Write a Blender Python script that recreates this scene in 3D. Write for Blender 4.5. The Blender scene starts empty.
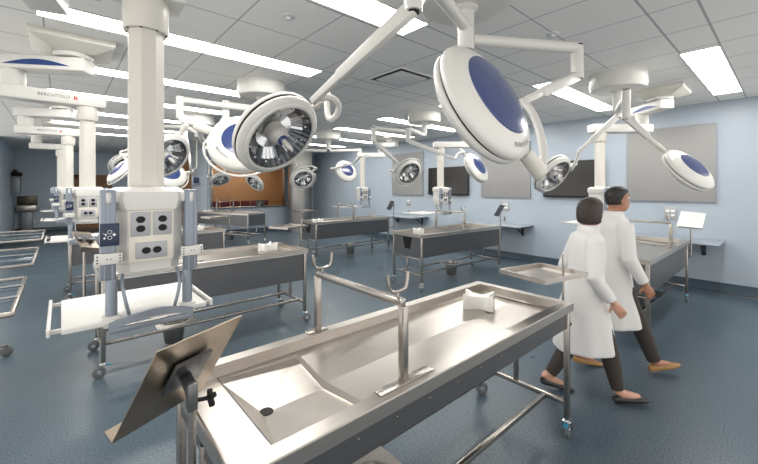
import bpy, bmesh, math, random
from mathutils import Vector, Matrix, Quaternion
R_ = math.radians
random.seed(7)
scn = bpy.context.scene
COL = scn.collection

# ------------------------------------------------------------------ camera calibration
F, HZ, CXP, H = 362.0, 187.0, 379.0, 1.70
TH = R_(48.7)
cT, sT = math.cos(TH), math.sin(TH)

def at(u, v, d):
    l = (u - CXP) / F * d
    return Vector((cT * d + sT * l, sT * d - cT * l, H + (HZ - v) / F * d))

# ------------------------------------------------------------------ materials
def mat(name, color, rough=0.5, metal=0.0, spec=0.5, emit=None, estr=0.0, bump=0.0, bscale=50, var=0.0, vscale=4.0, coat=0.0,
        stretch=None, trans=0.0):
    m = bpy.data.materials.new(name); m.use_nodes = True
    nt = m.node_tree; b = nt.nodes['Principled BSDF']
    b.inputs['Base Color'].default_value = (*color, 1)
    b.inputs['Roughness'].default_value = rough
    b.inputs['Metallic'].default_value = metal
    b.inputs['Specular IOR Level'].default_value = spec
    b.inputs['Coat Weight'].default_value = coat
    if trans: b.inputs['Transmission Weight'].default_value = trans
    if emit:
        b.inputs['Emission Color'].default_value = (*emit, 1); b.inputs['Emission Strength'].default_value = estr
    if var or bump:
        tc = nt.nodes.new('ShaderNodeTexCoord'); src = tc.outputs['Object']
        if stretch:
            mp = nt.nodes.new('ShaderNodeMapping'); mp.inputs['Scale'].default_value = stretch
            nt.links.new(src, mp.inputs['Vector']); src = mp.outputs['Vector']
    if var:
        n = nt.nodes.new('ShaderNodeTexNoise'); n.inputs['Scale'].default_value = vscale; n.inputs['Detail'].default_value = 4
        nt.links.new(src, n.inputs['Vector'])
        r = nt.nodes.new('ShaderNodeValToRGB')
        r.color_ramp.elements[0].position = .3; r.color_ramp.elements[1].position = .7
        r.color_ramp.elements[0].color = (*[max(0, c * (1 - var)) for c in color], 1)
        r.color_ramp.elements[1].color = (*[min(1, c * (1 + var)) for c in color], 1)
        nt.links.new(n.outputs['Fac'], r.inputs['Fac']); nt.links.new(r.outputs['Color'], b.inputs['Base Color'])
    if bump:
        n2 = nt.nodes.new('ShaderNodeTexNoise'); n2.inputs['Scale'].default_value = bscale; n2.inputs['Detail'].default_value = 3
        nt.links.new(src, n2.inputs['Vector'])
        bp = nt.nodes.new('ShaderNodeBump'); bp.inputs['Strength'].default_value = bump; bp.inputs['Distance'].default_value = .01
        nt.links.new(n2.outputs['Fac'], bp.inputs['Height']); nt.links.new(bp.outputs['Normal'], b.inputs['Normal'])
    return m

M = {}
M['steel'] = mat('brushed_steel', (.40, .372, .342), .27, 1.0, var=.08, vscale=6, stretch=(1, 25, 25))
M['steel_basin'] = mat('satin_steel', (.53, .495, .455), .30, 1.0, var=.06, vscale=5, stretch=(2, 40, 40))
M['steel_dark'] = mat('steel_panel', (.15, .153, .16), .36, .8, var=.08, vscale=5, stretch=(1, 20, 20))
M['steel_plate'] = mat('bookstand_steel', (.36, .305, .245), .32, 1.0, var=.14, vscale=5)
M['pillar_steel'] = mat('pillar_steel', (.33, .325, .31), .34, 1.0, var=.15, vscale=3, stretch=(6, 6, .5))
M['chrome'] = mat('chrome', (.75, .75, .75), .12, 1.0)
M['bookstand_dark'] = mat('dark_steel', (.10, .085, .07), .35, .8)
M['white'] = mat('white_enamel', (.66, .65, .62), .32, 0, .5, coat=.15)
M['white_arm'] = mat('arm_enamel', (.62, .61, .58), .35)
M['column'] = mat('column_enamel', (.60, .58, .525), .38)
M['cream'] = mat('cream_panel', (.74, .71, .62), .4)
M['tray_white'] = mat('tray_white', (.70, .69, .665), .4)
M['grey_rail'] = mat('grey_aluminium', (.25, .285, .335), .36, .4)
M['grey_plate'] = mat('grey_plate', (.38, .385, .41), .4, .2)
M['black'] = mat('black_plastic', (.006, .006, .007), .45, 0, .25)
M['rubber'] = mat('grey_rubber', (.13, .135, .14), .55)
M['navy'] = mat('navy_label', (.008, .02, .06), .35)
M['blue'] = mat('lamp_blue', (.032, .052, .17), .2, 0, .6, coat=.3)
M['decal_blue'] = mat('decal_blue', (.008, .04, .17), .3)
M['cover_clamp'] = mat('caster_blue', (.03, .22, .34), .4)
M['ink'] = mat('ink', (.05, .05, .06), .5)
M['red_ink'] = mat('red_ink', (.5, .02, .03), .5)
M['label_white'] = mat('label_white', (.85, .85, .85), .5)
M['reflector'] = mat('reflector', (.60, .62, .64), .16, 1.0)
M['reflector_dark'] = mat('reflector_dark', (.10, .105, .115), .25, .8)
M['lamp_gap'] = mat('lamp_gap', (.02, .02, .022), .5)
M['foam'] = mat('white_block', (.86, .84, .79), .45)
M['tv'] = mat('tv_screen', (.014, .013, .012), .22, 0, .6)
M['tv_frame'] = mat('tv_frame', (.01, .01, .01), .35)
M['board'] = mat('grey_board', (.29, .286, .28), .6, var=.02, vscale=3)
M['board_trim'] = mat('board_trim', (.30, .31, .33), .4, .6)
M['shelf'] = mat('shelf_grey', (.36, .40, .45), .4, .3)
M['bracket'] = mat('bracket_dark', (.03, .035, .045), .5)
M['skin_light'] = mat('skin_light', (.55, .30, .21), .5, var=.08, vscale=20)
M['skin_tan'] = mat('skin_tan', (.36, .17, .10), .5, var=.08, vscale=20)
M['hair_brown'] = mat('hair_brown', (.025, .016, .012), .5, var=.5, vscale=30, stretch=(6, 6, 1), bump=.4, bscale=60)
M['hair_black'] = mat('hair_black', (.012, .010, .009), .5, var=.5, vscale=30, bump=.4, bscale=60)
M['coat'] = mat('coat_cotton', (.68, .67, .655), .8, bump=.25, bscale=9)
M['trousers'] = mat('trousers', (.045, .036, .030), .85, bump=.3, bscale=12)
M['shoe_black'] = mat('shoe_black', (.010, .010, .011), .35)
M['shoe_tan'] = mat('shoe_tan', (.30, .16, .05), .5)
M['eye'] = mat('eye_white', (.7, .68, .65), .3)
M['lips'] = mat('lips', (.33, .11, .09), .5)
M['light_frame'] = mat('light_frame', (.6, .6, .58), .5)
M['diffuser'] = mat('diffuser', (.9, .9, .9), .5, emit=(1.0, .975, .93), estr=14.0)
M['vent'] = mat('vent_white', (.66, .66, .65), .5)
M['socket'] = mat('socket_plate', (.42, .42, .42), .4, .4)
M['lit_peach'] = mat('door_glow', (.62, .36, .20), .5)  # peach colour stands in for the lit window of the far door
M['red_seat'] = mat('red_seat', (.10, .012, .015), .7)
M['glove_box'] = mat('dispenser_grey', (.30, .32, .34), .4, .4)

def wood_mat():
    m = bpy.data.materials.new('wood_panel'); m.use_nodes = True; nt = m.node_tree; b = nt.nodes['Principled BSDF']
    tc = nt.nodes.new('ShaderNodeTexCoord'); mp = nt.nodes.new('ShaderNodeMapping'); mp.inputs['Scale'].default_value = (9, 9, .7)
    nt.links.new(tc.outputs['Object'], mp.inputs['Vector'])
    n = nt.nodes.new('ShaderNodeTexNoise'); n.inputs['Scale'].default_value = 3; n.inputs['Detail'].default_value = 6
    nt.links.new(mp.outputs['Vector'], n.inputs['Vector'])
    r = nt.nodes.new('ShaderNodeValToRGB')
    r.color_ramp.elements[0].color = (.27, .125, .05, 1); r.color_ramp.elements[1].color = (.46, .235, .10, 1)
    nt.links.new(n.outputs['Fac'], r.inputs['Fac']); nt.links.new(r.outputs['Color'], b.inputs['Base Color'])
    b.inputs['Roughness'].default_value = .5
    return m
M['wood'] = wood_mat()

def floor_mat():
    m = bpy.data.materials.new('speckled_floor'); m.use_nodes = True; nt = m.node_tree; b = nt.nodes['Principled BSDF']
    tc = nt.nodes.new('ShaderNodeTexCoord')
    n = nt.nodes.new('ShaderNodeTexNoise'); n.inputs['Scale'].default_value = 95; n.inputs['Detail'].default_value = 3
    nt.links.new(tc.outputs['Object'], n.inputs['Vector'])
    r = nt.nodes.new('ShaderNodeValToRGB')
    r.color_ramp.elements[0].position = .35; r.color_ramp.elements[1].position = .68
    r.color_ramp.elements[0].color = (.026, .048, .068, 1); r.color_ramp.elements[1].color = (.115, .152, .18, 1)
    nt.links.new(n.outputs['Fac'], r.inputs['Fac'])
    n2 = nt.nodes.new('ShaderNodeTexNoise'); n2.inputs['Scale'].default_value = 1.3; n2.inputs['Detail'].default_value = 5
    mp = nt.nodes.new('ShaderNodeMapping'); mp.inputs['Scale'].default_value = (.5, 1.6, 1)
    nt.links.new(tc.outputs['Object'], mp.inputs['Vector']); nt.links.new(mp.outputs['Vector'], n2.inputs['Vector'])
    r2 = nt.nodes.new('ShaderNodeMapRange'); r2.inputs['To Min'].default_value = .22; r2.inputs['To Max'].default_value = .42
    nt.links.new(n2.outputs['Fac'], r2.inputs['Value']); nt.links.new(r2.outputs['Result'], b.inputs['Roughness'])
    nt.links.new(r.outputs['Color'], b.inputs['Base Color'])
    bp = nt.nodes.new('ShaderNodeBump'); bp.inputs['Strength'].default_value = .12; bp.inputs['Distance'].default_value = .002
    nt.links.new(n.outputs['Fac'], bp.inputs['Height']); nt.links.new(bp.outputs['Normal'], b.inputs['Normal'])
    b.inputs['Specular IOR Level'].default_value = .45
    return m
M['floor'] = floor_mat()

def wall_mat(name, c):
    return mat(name, c, .42, 0, .4, var=.03, vscale=1.2, bump=.04, bscale=120)
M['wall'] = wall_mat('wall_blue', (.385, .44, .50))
M['wall_lifted'] = wall_mat('wall_blue_lightened', (.68, .77, .85))  # same wall paint, colour lightened to make up for weak light there
M['base'] = mat('cove_base', (.035, .06, .085), .4)

def ceiling_mat():
    m = bpy.data.materials.new('ceiling_tiles'); m.use_nodes = True; nt = m.node_tree; b = nt.nodes['Principled BSDF']
    tc = nt.nodes.new('ShaderNodeTexCoord'); sp = nt.nodes.new('ShaderNodeSeparateXYZ')
    nt.links.new(tc.outputs['Object'], sp.inputs[0])
    def mth(op, a, bb=None, c=None):
        n = nt.nodes.new('ShaderNodeMath'); n.operation = op
        for i, x in enumerate((a, bb, c)):
            if x is None: continue
            if isinstance(x, (int, float)): n.inputs[i].default_value = x
            else: nt.links.new(x, n.inputs[i])
        return n.outputs[0]
    def line(coord, period, off, w):
        f = mth('FLOORED_MODULO', mth('SUBTRACT', coord, off), period)
        d = mth('MINIMUM', f, mth('SUBTRACT', period, f))
        return mth('LESS_THAN', d, w)
    X, Y = sp.outputs[0], sp.outputs[1]
    lx = line(X, .613, 1.115, .006)
    ly = mth('MAXIMUM', line(Y, 1.63, .46, .009), mth('MAXIMUM', line(Y, 1.63, .77, .009), line(Y, 1.63, 1.43, .006)))
    g = mth('MAXIMUM', lx, ly)
    n = nt.nodes.new('ShaderNodeTexNoise'); n.inputs['Scale'].default_value = 300
    nt.links.new(tc.outputs['Object'], n.inputs['Vector'])
    r = nt.nodes.new('ShaderNodeValToRGB')
    r.color_ramp.elements[0].color = (.82, .805, .775, 1); r.color_ramp.elements[1].color = (.89, .875, .845, 1)
    nt.links.new(n.outputs['Fac'], r.inputs['Fac'])
    mx = nt.nodes.new('ShaderNodeMix'); mx.data_type = 'RGBA'
    nt.links.new(g, mx.inputs['Factor']); nt.links.new(r.outputs['Color'], mx.inputs['A'])
    mx.inputs['B'].default_value = (.42, .42, .425, 1)
    nt.links.new(mx.outputs['Result'], b.inputs['Base Color'])
    b.inputs['Roughness'].default_value = .85
    bp = nt.nodes.new('ShaderNodeBump'); bp.inputs['Strength'].default_value = .5; bp.inputs['Distance'].default_value = .004; bp.invert = True
    nt.links.new(g, bp.inputs['Height']); nt.links.new(bp.outputs['Normal'], b.inputs['Normal'])
    return m
M['ceiling'] = ceiling_mat()

def glass_mat():
    m = bpy.data.materials.new('clear_shelf'); m.use_nodes = True; nt = m.node_tree
    b = nt.nodes['Principled BSDF']; out = nt.nodes['Material Output']
    b.inputs['Base Color'].default_value = (.10, .13, .16, 1); b.inputs['Roughness'].default_value = .08
    t = nt.nodes.new('ShaderNodeBsdfTransparent'); t.inputs['Color'].default_value = (.80, .86, .9, 1)
    mx = nt.nodes.new('ShaderNodeMixShader'); mx.inputs[0].default_value = .35
    nt.links.new(t.outputs[0], mx.inputs[1]); nt.links.new(b.outputs[0], mx.inputs[2]); nt.links.new(mx.outputs[0], out.inputs[0])
    return m
M['glass'] = glass_mat()
def lens_mat():
    m = bpy.data.materials.new('lamp_glass'); m.use_nodes = True; nt = m.node_tree
    out = nt.nodes['Material Output']; nt.nodes.remove(nt.nodes['Principled BSDF'])
    g = nt.nodes.new('ShaderNodeBsdfGlossy'); g.inputs['Roughness'].default_value = .04
    t = nt.nodes.new('ShaderNodeBsdfTransparent'); mx = nt.nodes.new('ShaderNodeMixShader'); fr = nt.nodes.new('ShaderNodeLayerWeight'); fr.inputs[0].default_value = .12
    nt.links.new(fr.outputs['Facing'], mx.inputs[0]); nt.links.new(t.outputs[0], mx.inputs[1]); nt.links.new(g.outputs[0], mx.inputs[2]); nt.links.new(mx.outputs[0], out.inputs[0])
    return m
M['lens'] = lens_mat()

# ------------------------------------------------------------------ mesh builder
class MB:
    def __init__(s): s.bm = bmesh.new(); s.mi = 0
    def _tag(s, faces):
        for f in faces: f.material_index = s.mi
    def box(s, c, d, bevel=0.0, rot=None, seg=2):
        r = bmesh.ops.create_cube(s.bm, size=1.0); vs = r['verts']
        mx = Matrix.Translation(Vector(c)) @ (rot.to_4x4() if rot is not None else Matrix.Identity(4)) @ Matrix.Diagonal((*d, 1))
        bmesh.ops.transform(s.bm, matrix=mx, verts=vs)
        fs = list({f for v in vs for f in v.link_faces}); s._tag(fs)
        if bevel > 0:
            es = list({e for v in vs for e in v.link_edges})
            b = bmesh.ops.bevel(s.bm, geom=es, offset=bevel, segments=seg, affect='EDGES', profile=.5, clamp_overlap=True)
            s._tag(b['faces'])
        return s
    def bar(s, p, q, w, h=None, bevel=0.0, up=(0, 0, 1), w2=None, h2=None):
        p, q = Vector(p), Vector(q); h = h or w
        z = (q - p); L = z.length; z.normalize(); upv = Vector(up)
        if abs(z.dot(upv)) > .98: upv = Vector((0, 1, 0))
        x = upv.cross(z).normalized(); y = z.cross(x)
        w2 = w if w2 is None else w2; h2 = h if h2 is None else h2
        ring = []
        for P, ww, hh in ((p, w, h), (q, w2, h2)):
            ring.append([s.bm.verts.new(P + x * (sx * ww / 2) + y * (sy * hh / 2)) for sx, sy in ((-1, -1), (1, -1), (1, 1), (-1, 1))])
        fs = [s.bm.faces.new(ring[0][::-1]), s.bm.faces.new(ring[1])]
        for i in range(4):
            j = (i + 1) % 4; fs.append(s.bm.faces.new((ring[0][i], ring[0][j], ring[1][j], ring[1][i])))
        s._tag(fs)
        if bevel > 0:
            es = list({e for f in fs for e in f.edges})
            b = bmesh.ops.bevel(s.bm, geom=es, offset=bevel, segments=2, affect='EDGES', profile=.5, clamp_overlap=True); s._tag(b['faces'])
        return s
    def rings(s, rs, cap=True, closed=False):
        vv = [[s.bm.verts.new(p) for p in r] for r in rs]; n = len(vv[0]); fs = []
        K = len(vv)
        for k in range(K if closed else K - 1):
            a, b = vv[k], vv[(k + 1) % K]
            for i in range(n):
                j = (i + 1) % n; fs.append(s.bm.faces.new((a[i], a[j], b[j], b[i])))
        if cap and not closed:
            fs.append(s.bm.faces.new(vv[0][::-1])); fs.append(s.bm.faces.new(vv[-1]))
        s._tag(fs); return s
    def tube(s, pts, r, n=10, smooth=0, rr=None, squash=None):
        pts = [Vector(p) for p in pts]
        if smooth:
            for _ in range(smooth):
                new = [pts[0]]
                for a, b in zip(pts, pts[1:]): new += [a.lerp(b, .25), a.lerp(b, .75)]
                new.append(pts[-1]); pts = new
            rr = None if rr is None or len(rr) == len(pts) else [rr[0] + (rr[-1] - rr[0]) * i / (len(pts) - 1) for i in range(len(pts))]
        rr = rr or [r] * len(pts)
        t0 = (pts[1] - pts[0]).normalized()
        x = t0.orthogonal().normalized(); rs = []; prev = t0
        for i, p in enumerate(pts):
            t = ((pts[min(i + 1, len(pts) - 1)] - pts[max(i - 1, 0)])).normalized()
            q = prev.rotation_difference(t); x = (q @ x).normalized(); x = (x - t * x.dot(t)).normalized(); y = t.cross(x); prev = t
            rs.append([p + (x * math.cos(a) + y * math.sin(a)) * rr[i] for a in (2 * math.pi * k / n for k in range(n))])
        return s.rings(rs)
    def cyl(s, p, q, r, r2=None, n=16):
        return s.tube([p, q], r, n, rr=[r, r if r2 is None else r2])
    def lathe(s, prof, n=32, mx=None, a0=0, a1=2 * math.pi, cap=True):
        mx = mx or Matrix.Identity(4); full = abs(a1 - a0 - 2 * math.pi) < 1e-6
        cols = []
        N = n if full else n + 1
        for k in range(N):
            a = a0 + (a1 - a0) * k / n
            cols.append([s.bm.verts.new(mx @ Vector((r * math.cos(a), r * math.sin(a), z))) for r, z in prof])
        fs = []
        for k in range(n):
            A, B = cols[k], cols[(k + 1) % N]
            for i in range(len(prof) - 1):
                if prof[i][0] < 1e-6 and prof[i + 1][0] < 1e-6: continue
                fs.append(s.bm.faces.new((A[i], B[i], B[i + 1], A[i + 1])))
        s._tag(fs); bmesh.ops.remove_doubles(s.bm, verts=[v for c in cols for v in c], dist=1e-6)
        return s
    def poly(s, pts, thick=None):
        vs = [s.bm.verts.new(Vector(p)) for p in pts]; f = s.bm.faces.new(vs); s._tag([f])
        if thick is not None:
            r = bmesh.ops.extrude_face_region(s.bm, geom=[f]); nv = [g for g in r['geom'] if isinstance(g, bmesh.types.BMVert)]
            bmesh.ops.translate(s.bm, verts=nv, vec=Vector(thick)); s._tag([g for g in r['geom'] if isinstance(g, bmesh.types.BMFace)])
            s._tag(list({ff for v in nv for ff in v.link_faces}))
        return s
    def sphere(s, c, r, sc=(1, 1, 1), n=16):
        g = bmesh.ops.create_uvsphere(s.bm, u_segments=n, v_segments=max(6, n // 2), radius=r); vs = g['verts']
        bmesh.ops.transform(s.bm, matrix=Matrix.Translation(Vector(c)) @ Matrix.Diagonal((*sc, 1)), verts=vs)
        s._tag(list({f for v in vs for f in v.link_faces})); return s
    def build(s, name, mats, parent=None, loc=None, rot=None, ang=38, label=None, recalc=True):
        if recalc: bmesh.ops.recalc_face_normals(s.bm, faces=s.bm.faces[:])
        me = bpy.data.meshes.new(name)
        ca = math.cos(R_(ang))
        for f in s.bm.faces: f.smooth = True
        for e in s.bm.edges:
            if len(e.link_faces) == 2 and e.link_faces[0].normal.dot(e.link_faces[1].normal) < ca: e.smooth = False
        s.bm.to_mesh(me); s.bm.free()
        for m in (mats if isinstance(mats, (list, tuple)) else [mats]): me.materials.append(M[m])
        o = bpy.data.objects.new(name, me); COL.objects.link(o)
        if parent: o.parent = parent
        if loc: o.location = loc
        if rot: o.rotation_euler = rot
        if label: o['label'] = label
        return o

def thing(name, label, cat, loc=(0, 0, 0), rz=0, group=None):
    o = bpy.data.objects.new(name, None); COL.objects.link(o); o.empty_display_size = .1
    o.location = loc; o.rotation_euler = (0, 0, rz); o['label'] = label; o['category'] = cat
    if group: o['group'] = group
    return o
def tag(o, label, cat, group=None):
    o['label'] = label; o['category'] = cat
    if group: o['group'] = group
    return o
def struct(o): o['kind'] = 'structure'; return o
def text(name, body, size, parent, mx, m, extr=.0004, align='CENTER'):
    cu = bpy.data.curves.new(name, 'FONT'); cu.body = body; cu.size = size; cu.extrude = extr; cu.align_x = align; cu.align_y = 'CENTER'
    tmp = bpy.data.objects.new('tmp', cu); COL.objects.link(tmp)
    dg = bpy.context.evaluated_depsgraph_get(); me = bpy.data.meshes.new_from_object(tmp.evaluated_get(dg))
    bpy.data.objects.remove(tmp); bpy.data.curves.remove(cu)
    me.name = name; me.materials.clear(); me.materials.append(M[m])
    o = bpy.data.objects.new(name, me); COL.objects.link(o); o.parent = parent; o.matrix_local = mx
    return o

# ------------------------------------------------------------------ room
XW, CZ = 8.05, 3.10
X0, Y0, YB, YO, XO = -1.28, -0.8, 19.0, 13.4, 3.85
m = MB(); m.box(((X0 - 1 + XW) / 2, (Y0 - 1.4 + YB) / 2, -.05), (XW - X0 + 1.4, YB - Y0 + 1.8, .1)); struct(m.build('floor', 'floor'))
m = MB(); m.box(((X0 + XW) / 2, (Y0 + YB) / 2, CZ + .05), (XW - X0 + .4, YB - Y0 + .4, .1)); struct(m.build('ceiling', 'ceiling'))
m = MB(); m.box((XW + .06, (Y0 + YO) / 2, CZ / 2), (.12, YO - Y0, CZ)); struct(m.build('wall_right', 'wall'))
m = MB(); m.box((X0 - .06, (14.3 + YB) / 2, CZ / 2), (.12, YB - 14.3, CZ)); struct(m.build('wall_left', 'wall_lifted'))
DX0, DX1 = .40, 1.62     # door opening in the far wall
m = MB()
m.box(((X0 + DX0) / 2, YB + .06, CZ / 2), (DX0 - X0, .12, CZ)); m.box(((XO + DX1) / 2, YB + .06, CZ / 2), (XO - DX1, .12, CZ))
m.box(((DX0 + DX1) / 2, YB + .06, (CZ + 2.2) / 2), (DX1 - DX0, .12, CZ - 2.2)); struct(m.build('wall_back', 'wall_lifted'))
m = MB(); m.box((XO + .06, (YO + YB) / 2 + .07, CZ / 2), (.12, YB - YO - .14, CZ)); struct(m.build('wall_alcove', 'wall_lifted'))
# wall with the wide opening
OX0, OX1, OZ0, OZ1 = 3.93, 6.75, .95, 2.55
m = MB()
m.box(((OX0 + OX1) / 2, YO + .06, OZ0 / 2), (OX1 - OX0, .12, OZ0)); m.box(((OX0 + OX1) / 2, YO + .06, (CZ + OZ1) / 2), (OX1 - OX0, .12, CZ - OZ1))
m.box(((OX0 + XO) / 2, YO + .06, CZ / 2), (OX0 - XO, .12, CZ)); m.box(((OX1 + XW) / 2, YO + .06, CZ / 2), (XW - OX1, .12, CZ))
struct(m.build('wall_opening', 'wall'))
m = MB(); t = .06
m.box((OX0 + t / 2, YO + .05, (OZ0 + OZ1) / 2), (t, .18, OZ1 - OZ0), .005); m.box((OX1 - t / 2, YO + .05, (OZ0 + OZ1) / 2), (t, .18, OZ1 - OZ0), .005)
m.box(((OX0 + OX1) / 2, YO + .05, OZ1 - t / 2), (OX1 - OX0 - 2 * t, .18, t), .005); m.box(((OX0 + OX1) / 2, YO + .03, OZ0 + .015), (OX1 - OX0, .26, .03), .005)
struct(m.build('window_1', 'steel'))
m = MB()
m.box(((OX0 + OX1) / 2 + .3, YO + 2.2, CZ / 2), (4.6, .1, CZ))
struct(m.build('wall_paneling', 'wood'))
m = MB()
m.box((XW + .06, YO + 1.2, CZ / 2), (.12, 2.1, CZ)); struct(m.build('wall_passage', 'wood'))
# baseboards
def base(name, p, q, nrm):
    p, q, n = Vector((*p, 0)), Vector((*q, 0)), Vector((*nrm, 0)); d = (q - p).normalized()
    prof = [(0, 0), (.05, 0), (.022, .012), (.012, .035), (.008, .15), (0, .15)]
    mb = MB(); mb.rings([[P + n * a + Vector((0, 0, b)) for a, b in prof] for P in (p, q)])
    return struct(mb.build(name, 'base'))
base('baseboard_right', (XW, Y0), (XW, YO), (-1, 0)); base('baseboard_left', (X0, 14.3), (X0, YB), (1, 0))
base('baseboard_back', (X0, YB), (DX0, YB), (0, -1)); base('baseboard_opening', (XO, YO), (XW, YO), (0, -1)); base('baseboard_alcove', (XO, YO + .14), (XO, YB), (-1, 0))
# door in the far wall
m = MB(); m.box((DX0 + .06, YB + .03, 1.1), (.12, .2, 2.2)); m.box((DX1 - .06, YB + .03, 1.1), (.12, .2, 2.2)); m.box(((DX0 + DX1) / 2, YB + .03, 2.14), (DX1 - DX0, .2, .12))
d1 = struct(m.build('door_1', 'wood'))
m = MB(); m.box(((DX0 + DX1) / 2, YB + .08, 1.05), (DX1 - DX0 - .24, .05, 2.1)); m.build('door_leaf', 'wood', d1)
m = MB(); m.box((DX0 + .46, YB + .05, 1.7), (.42, .02, .7)); m.build('door_panel', 'lit_peach', d1)
m = MB(); m.cyl((DX1 - .2, YB + .06, 1.0), (DX1 - .2, YB - .02, 1.0), .012); m.cyl((DX1 - .2, YB - .02, 1.0), (DX1 - .32, YB - .02, 1.0), .01); m.build('door_handle', 'chrome', d1)
# stainless clad pillar
m = MB(); m.lathe([(0, 0), (.47, 0), (.47, .12), (.455, .13), (.455, 2.55), (.47, 2.56)], 40); m.mi = 1; m.lathe([(.47, 2.56), (.47, CZ), (0, CZ)], 40)
struct(m.build('pillar', ['pillar_steel', 'cream'], loc=(7.06, 12.75, 0)))
# thin steel strip on the floor by the right wall
m = MB(); m.box((XW - .09, -.1, .004), (.07, 1.9, .008), .002); struct(m.build('trim_1', 'steel'))

# ------------------------------------------------------------------ ceiling things
def ceiling_light(x0, x1, yc, label, n=2):
    w = .30; o = thing('ceiling_light', label, 'ceiling light', ((x0 + x1) / 2, yc, CZ), 0, 'recessed strip lights'); L = x1 - x0
    mb = MB()
    for sy in (-1, 1): mb.box((0, sy * (w / 2 + .006), -.004), (L + .024, .012, .012))
    for k in range(n + 1): mb.box((-L / 2 + L * k / n, 0, -.004), (.012, w, .012))
    mb.build('frame', 'light_frame', o)
    for k in range(n):
        mb = MB(); mb.box((-L / 2 + L * (k + .5) / n, 0, -.003), (L / n - .014, w - .002, .005)); mb.build('diffuser', 'diffuser', o)
rows = [-1.05, .62, 2.20, 3.87, 5.47, 7.07, 8.70, 10.33, 11.95]
nth = ['', 'first', 'second', 'third', 'fourth', 'fifth', 'sixth', 'seventh']
for i, y in enumerate(rows):
    if 0 < i < 8:
        ceiling_light(4.88, 7.43, y, ['', 'recessed ceiling light high by the right wall, the one nearest the camera', 'recessed ceiling light seen left of the round mount by the wide grey board',
            'recessed ceiling light hidden in part behind the big blue-backed lamp', 'recessed ceiling light beside the round mount above the middle right table', 'recessed ceiling light just beyond the middle right round mount',
            'recessed ceiling light over the far right table', 'recessed ceiling light nearest the steel pillar'][i])
    if i > 1:
        ceiling_light(-.15, 2.36, y, ['', '', 'bright ceiling strip at the top of the picture crossed by the lamp spring arm', 'long bright ceiling strip running behind the nearest thick service column',
            'ceiling strip ending behind the round mount above the second table', 'ceiling strip just past the arm of the second service column', 'ceiling strip above the third service column arm', 'ceiling strip beyond the third service column','most distant ceiling strip on the left half of the room'][i], 2)
ceiling_light(4.2, 6.64, 14.6, 'added unseen ceiling light beyond the wood lined opening')  # strip put in out of sight to brighten the wood
for (x, y) in ((3.28, 3.3), (.0, 13.5)):
    o = thing('ceiling_vent', 'square white ceiling air vent with dark slots between the lamps' if x > 1 else 'dark slotted ceiling vent near the far left wall', 'vent', (x, y, CZ))
    mb = MB(); mb.box((0, 0, -.003), (.60, .60, .006)); mb.build('backing', 'black', o)
    mb = MB(); mb.rings([[(a * h, b * h, z) for a, b in ((-1, -1), (1, -1), (1, 1), (-1, 1))] for h, z in ((.225, -.008), (.23, -.02), (.19, -.045))]); mb.build('diffuser_plate', 'vent', o)
    mb = MB()
    for sx, sy, lx, ly in ((-.295, 0, .02, .61), (.295, 0, .02, .61), (0, -.295, .57, .02), (0, .295, .57, .02)): mb.box((sx, sy, -.006), (lx, ly, .012))
    mb.build('frame', 'vent', o)
for k, (x, y) in enumerate(((1.4, 2.72), (3.38, 1.44))):
    mb = MB(); mb.lathe([(0, 0), (.055, 0), (.055, -.006), (.04, -.012), (.02, -.014), (.018, -.03), (0, -.03)], 20)
    tag(mb.build('sprinkler', 'vent', loc=(x, y, CZ)), ['round white ceiling sprinkler above the nearest lamp arm', 'round white ceiling sprinkler right of the large round mount'][k], 'sprinkler', 'ceiling sprinklers')

# ------------------------------------------------------------------ tables
def caster(parent, x, y, rz, brake=True):
    mx = Matrix.Translation((x, y, 0)) @ Matrix.Rotation(rz, 4, 'Z')
    mb = MB(); P = lambda a, b, c: mx @ Vector((a, b, c))
    for s in (-1, 1): mb.bar(P(.0, s * .019, .115), P(.028, s * .019, .05), .026, .004, up=(0, 0, 1))
    mb.box(P(.005, 0, .117), (.05, .05, .008), .002); mb.cyl(P(0, 0, .118), P(0, 0, .16), .012)
    cs = mb.build('caster', 'chrome', parent)
    mb = MB(); rm = mx @ Matrix.Translation((.03, 0, .05)) @ Matrix.Rotation(math.pi / 2, 4, 'X')
    mb.lathe([(.018, -.014), (.042, -.013), (.05, -.009), (.05, .009), (.042, .013), (.018, .014)], 22, rm)
    mb.build('wheel', 'rubber', cs)
    mb = MB(); mb.lathe([(0, -.016), (.017, -.016), (.02, -.012), (.02, .012), (.017, .016), (0, .016)], 14, rm); mb.build('hub', 'chrome', cs)
    if brake:
        mb = MB(); mb.bar(P(-.005, 0, .112), P(-.055, 0, .10), .03, .012, .003); mb.build('brake_pedal', 'cover_clamp', cs)

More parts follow.
